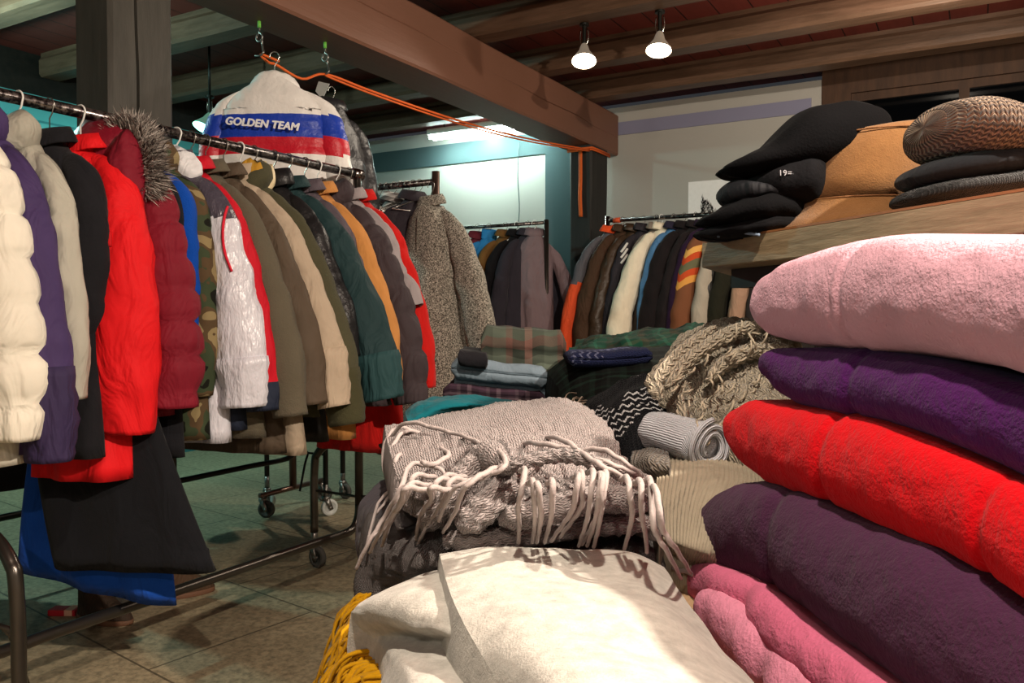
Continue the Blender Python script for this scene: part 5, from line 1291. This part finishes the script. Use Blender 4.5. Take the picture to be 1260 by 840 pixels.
# ---- crochet shawl
CR = cloth('#b5a995', 'chunky', None, 1.0); CR2 = cloth('#b5a995', 'wool')
ck = [[atD(836, 412, 1.55), atD(868, 398, 1.55), atD(905, 390, 1.5), atD(950, 400, 1.45), atD(985, 420, 1.4)],
      [atD(818, 440, 1.48), atD(850, 420, 1.44), atD(890, 405, 1.4), atD(940, 418, 1.35), atD(985, 440, 1.3)],
      [atD(804, 470, 1.42), atD(838, 455, 1.36), atD(885, 440, 1.30), atD(940, 448, 1.25), atD(985, 470, 1.22)],
      [atD(800, 490, 1.38), atD(832, 490, 1.31), atD(880, 480, 1.24), atD(930, 480, 1.19), atD(975, 500, 1.17)],
      [atD(816, 500, 1.36), atD(838, 520, 1.27), atD(876, 522, 1.2), atD(915, 515, 1.15), atD(955, 540, 1.13)],
      [atD(836, 505, 1.33), atD(850, 528, 1.25), atD(880, 545, 1.18), atD(905, 545, 1.14), atD(940, 570, 1.11)]]
def crd(u, v, p):
    a = u * 26; b = v * 26; h = .007 * nz(u * 3.5, v * 3.5, 1, 4)
    return h + .0055 * (abs(math.sin(a * PI * .5 + math.sin(b) * .4)) ** .5) * (abs(math.sin(b * PI * .5 + math.sin(a) * .3)) ** .5) - .003
sh = patch(ck, 26, 34, crd, thick=.05, zfloor=None, name='crochet_shawl', mat=CR)
tag(sh, 'beige open crochet shawl heaped in the middle of the table', 'shawl')
folds = [[(818, 478), (838, 450), (870, 425), (905, 408), (940, 400)], [(812, 492), (806, 470), (826, 446), (850, 425), (880, 402)], [(846, 470), (842, 500), (852, 525), (880, 534), (900, 515), (925, 480), (965, 445)],
         [(868, 470), (890, 448), (925, 432), (968, 430)], [(886, 540), (905, 505), (930, 478), (962, 468)], [(900, 552), (920, 520), (950, 505)]]
for k, f_ in enumerate(folds):
    pts = []
    for (x, y) in f_:
        d = 1.28 - (y - 400) * .0008; pts.append(atD(x, y, d))
    roll(pts, [.010, .015, .016, .011], 'shawl_fold', CR, sh, k, .003, 16, 20)
rnd = random.Random(21); m = MB()
for k in range(90):
    x = rnd.uniform(822, 962); y = rnd.uniform(405, 548)
    if y > 405 + (x - 800) * 1.3 + 60 or y < 470 - (x - 815) * .75: continue
    d = 1.258 - (y - 400) * .0008; a = atD(x, y, d); an = rnd.gauss(-1.05, .5); l = rnd.uniform(.010, .024)
    dx = RT * math.cos(an) * l + Vector((0, 0, -math.sin(an) * l)); m.tube([a - FH * .006, a - FH * .012 + dx * .5, a - FH * .004 + dx], .0017, 5, sub=4)
m.build('loose_loops', CR2, sh)['kind'] = 'stuff'

# ---- stack behind: teal, dark, blue grey, tartan
def slab(label, name, cat, mat, pxl, pxr, yt, yb, d, dep=.26, skew=0, seed=0, lay=2, rot=0, sag=.006, parent=None):
    """folded cloth: rounded fold at front, a few layers, soft top"""
    s_ = d / F; cL = atD(pxl, (yt + yb) / 2, d); cR = atD(pxr, (yt + yb) / 2 + skew, d); h = (yb - yt) * s_ / 2; ax = cR - cL; W_ = ax.length; m = MB(); rings = []; fwd = Vector((ax.y, -ax.x, 0)).normalized()
    if fwd.dot(FH) > 0: fwd = -fwd
    n = 46
    for i in range(n + 1):
        t = i / n; e_ = min(1, t * 12 + .25, (1 - t) * 12 + .25) ** .6; c = cL.lerp(cR, t); r = []
        K = 20; pts = []
        for k in range(K + 1):
            a = PI / 2 - PI * k / K; zz = math.sin(a); g = sum(math.exp(-((zz - (1 - 2 * L_ / lay)) / .09) ** 2) for L_ in range(1, lay)) if lay > 1 else 0
            pts.append((.03 * math.cos(a) ** .6 - .012 * g if math.cos(a) > 0 else 0, zz * h))
        prof = [(-dep, h * .4), (-dep * .7, h * .9), (-dep * .3, h * .98)] + pts + [(-dep * .3, -h * .98), (-dep * .7, -h * .9), (-dep, -h * .4)]
        for o, zz in prof:
            w_ = sag * nz(t * W_ * 9, o * 7, zz * 6, seed) + sag * .4 * nz(t * W_ * 26, o * 22, zz * 30, seed)
            r.append(c + fwd * (o * 1.0 + w_) + Vector((0, 0, zz * e_ + w_ * .8)))
        rings.append(r)
    m.loft(rings); o = m.build(name, mat, parent); return tag(o, label, cat) if label else o
slab('plum and black patterned folded blanket under the blue grey one', 'folded_blanket', 'blanket', cloth('#2a1c26', 'plaid', '#3e3338', 2), 546, 672, 470, 500, 2.0, seed=3, lay=3, skew=10)
slab('blue grey folded blanket, lower fold beneath the tartan scarf', 'folded_blanket', 'blanket', cloth('#5e6c78', 'wool'), 560, 686, 452, 486, 2.02, seed=4, lay=1, skew=10)
slab('blue grey folded blanket directly under the tartan scarf', 'folded_blanket', 'blanket', cloth('#66747f', 'wool'), 556, 674, 438, 466, 1.99, seed=5, lay=2, skew=12)
slab('black fringed scarf between the tartan and the blue grey blanket', 'folded_scarf', 'scarf', cloth('#17161a', 'wool'), 564, 600, 428, 448, 1.95, seed=7, lay=1, skew=4, sag=.012)
slab('green and red tartan scarf folded on top of the rear stack', 'tartan_scarf', 'scarf', cloth('#424940', 'plaid', '#503832', 1.1), 592, 696, 400, 454, 2.0, seed=8, lay=2, skew=8, sag=.016)
slab('stone grey folded scarf at the bottom of the rear stack', 'folded_scarf', 'scarf', cloth('#3a3538', 'wool'), 545, 690, 496, 540, 2.02, seed=14, lay=2, skew=6)
TEALC = cloth('#0b5963', 'wool')
tl = [[Z(503, 512, .85), Z(540, 500, .855), Z(590, 500, .855), Z(660, 505, .85)],
      [Z(499, 508, .872), Z(530, 490, .893), Z(580, 487, .898), Z(650, 496, .888)],
      [Z(502, 518, .865), Z(530, 504, .885), Z(585, 498, .892), Z(655, 505, .88)],
      [Z(510, 530, .84), Z(550, 520, .85), Z(600, 512, .86), Z(660, 515, .85)]]
o = patch(tl, 10, 14, wav(.010, 16, 8, 6), zfloor=.74, name='teal_shawl', mat=TEALC)
tag(o, 'teal green shawl showing behind the grey fringed scarf', 'shawl')
o = slab('teal scarf edge peeking out under the grey fringed scarf', 'teal_scarf', 'scarf', cloth('#1d6a78', 'wool'), 590, 745, 655, 668, .98, dep=.2, seed=9, lay=1, sag=.002, skew=-14)

# ---- dark scarves in the middle, further heaps
o = patch([[atD(668, 450, 2.1), atD(710, 432, 2.1), atD(770, 428, 2.1), atD(830, 424, 2.05)],
           [atD(676, 462, 1.9), atD(705, 440, 1.9), atD(770, 436, 1.9), atD(835, 436, 1.85)],
           [atD(690, 480, 1.8), atD(720, 462, 1.75), atD(780, 455, 1.7), atD(840, 452, 1.7)],
           [atD(700, 520, 1.7), atD(730, 500, 1.62), atD(790, 490, 1.58), atD(850, 480, 1.6)]], 12, 14, wav(.010, 13, 8, 2), zfloor=.72, name='dark_scarf', mat=cloth('#0f1412', 'plaid', '#14231d', 2))
tag(o, 'black and dark green plaid scarf heaped behind the patterned knit', 'scarf')
o = slab('navy knitted scarf with a pale stripe along its fold', 'navy_scarf', 'scarf', cloth('#232a4c', 'nordic', '#6a7190'), 700, 800, 432, 452, 1.75, dep=.2, seed=4, lay=2, skew=-3)
nk = [[atD(720, 490, 1.55), atD(760, 470, 1.5), atD(800, 460, 1.45), atD(840, 470, 1.4)],
      [atD(722, 512, 1.48), atD(755, 490, 1.42), atD(800, 480, 1.38), atD(840, 490, 1.36)],
      [atD(735, 545, 1.4), atD(762, 525, 1.34), atD(795, 510, 1.32), atD(835, 520, 1.32)],
      [atD(752, 580, 1.34), atD(775, 560, 1.28), atD(800, 545, 1.27), atD(830, 555, 1.28)],
      [atD(765, 600, 1.3), atD(785, 588, 1.25), atD(805, 575, 1.25), atD(830, 580, 1.26)]]
o = patch(nk, 12, 14, wav(.014, 14, 9, 12), zfloor=.74, name='patterned_scarf', mat=cloth('#0e0f14', 'nordic', '#c9c9cc'))
tag(o, 'black knitted scarf with white zigzag pattern in the middle heap', 'scarf')
o = patch([[Z(778, 556, .875), Z(800, 548, .885), Z(822, 552, .885)], [Z(776, 572, .872), Z(798, 565, .888), Z(824, 570, .885)], [Z(786, 596, .85), Z(802, 590, .862), Z(820, 590, .862)]], 12, 12, wav(.005, 16, 9, 2), zfloor=.74, name='taupe_knit', mat=cloth('#5d544b', 'chunky'))
tag(o, 'taupe cable knit corner between the zigzag scarf and ribbed scarf', 'knit')
rnd = random.Random(31); m = MB()
for k in range(46):
    t = k / 45; a = atD(715 + 28 * t + rnd.uniform(-6, 6), 490 + 60 * t + rnd.uniform(-8, 8), 1.44 - .1 * t)
    m.tube([a, a + RT * rnd.uniform(-.03, .0) - FH * .02 + Vector((0, 0, rnd.uniform(-.01, .005))), a + RT * rnd.uniform(-.04, .03) - FH * .035 + Vector((0, 0, -.03 - rnd.uniform(0, .02)))], .0012, 5, sub=4)
tag(m.build('scarf_fringe', cloth('#5f5247', 'wool')), 'thin brown yarn fringe beside the grey scarf and the zigzag knit', 'fringe')
gm = patch([[atD(712, 420, 2.75), atD(760, 412, 2.75), atD(820, 404, 2.7), atD(868, 400, 2.7)],
            [atD(700, 432, 2.55), atD(755, 416, 2.5), atD(815, 407, 2.5), atD(872, 404, 2.5)],
            [atD(705, 446, 2.4), atD(755, 430, 2.32), atD(815, 420, 2.3), atD(872, 418, 2.3)],
            [atD(712, 470, 2.3), atD(760, 455, 2.25), atD(815, 448, 2.2), atD(872, 445, 2.2)]], 14, 20, wav(.022, 14, 10, 5), zfloor=.72, name='green_scarf', mat=cloth('#123f30', 'plaid', '#2b2a1e', 1.4))
tag(gm, 'green and brown fringed scarf spread on the far end of the table', 'scarf')
lb_ = patch([[atD(852, 420, 2.05), atD(880, 402, 2.0), atD(915, 398, 1.95)], [atD(838, 432, 1.9), atD(870, 408, 1.85), atD(915, 402, 1.8)], [atD(835, 445, 1.8), atD(868, 430, 1.7), atD(915, 425, 1.65)]], 12, 12, wav(.008, 14, 9, 8), zfloor=.72, name='pale_blue_scarf', mat=cloth('#71808a', 'wool'))
tag(lb_, 'pale blue grey scarf behind the beige crochet shawl', 'scarf')
o = patch([[atD(800, 470, 1.75), atD(900, 470, 1.7), atD(1000, 480, 1.6)], [atD(810, 520, 1.5), atD(900, 520, 1.45), atD(990, 520, 1.4)], [atD(830, 570, 1.32), atD(900, 580, 1.25), atD(970, 590, 1.2)]], 8, 8, wav(.01, 10, 8, 2), zfloor=.72, name='folded_pullover', mat=cloth('#4a453e', 'wool'))
tag(o, 'dark taupe folded pullover under the crochet shawl', 'pullover')
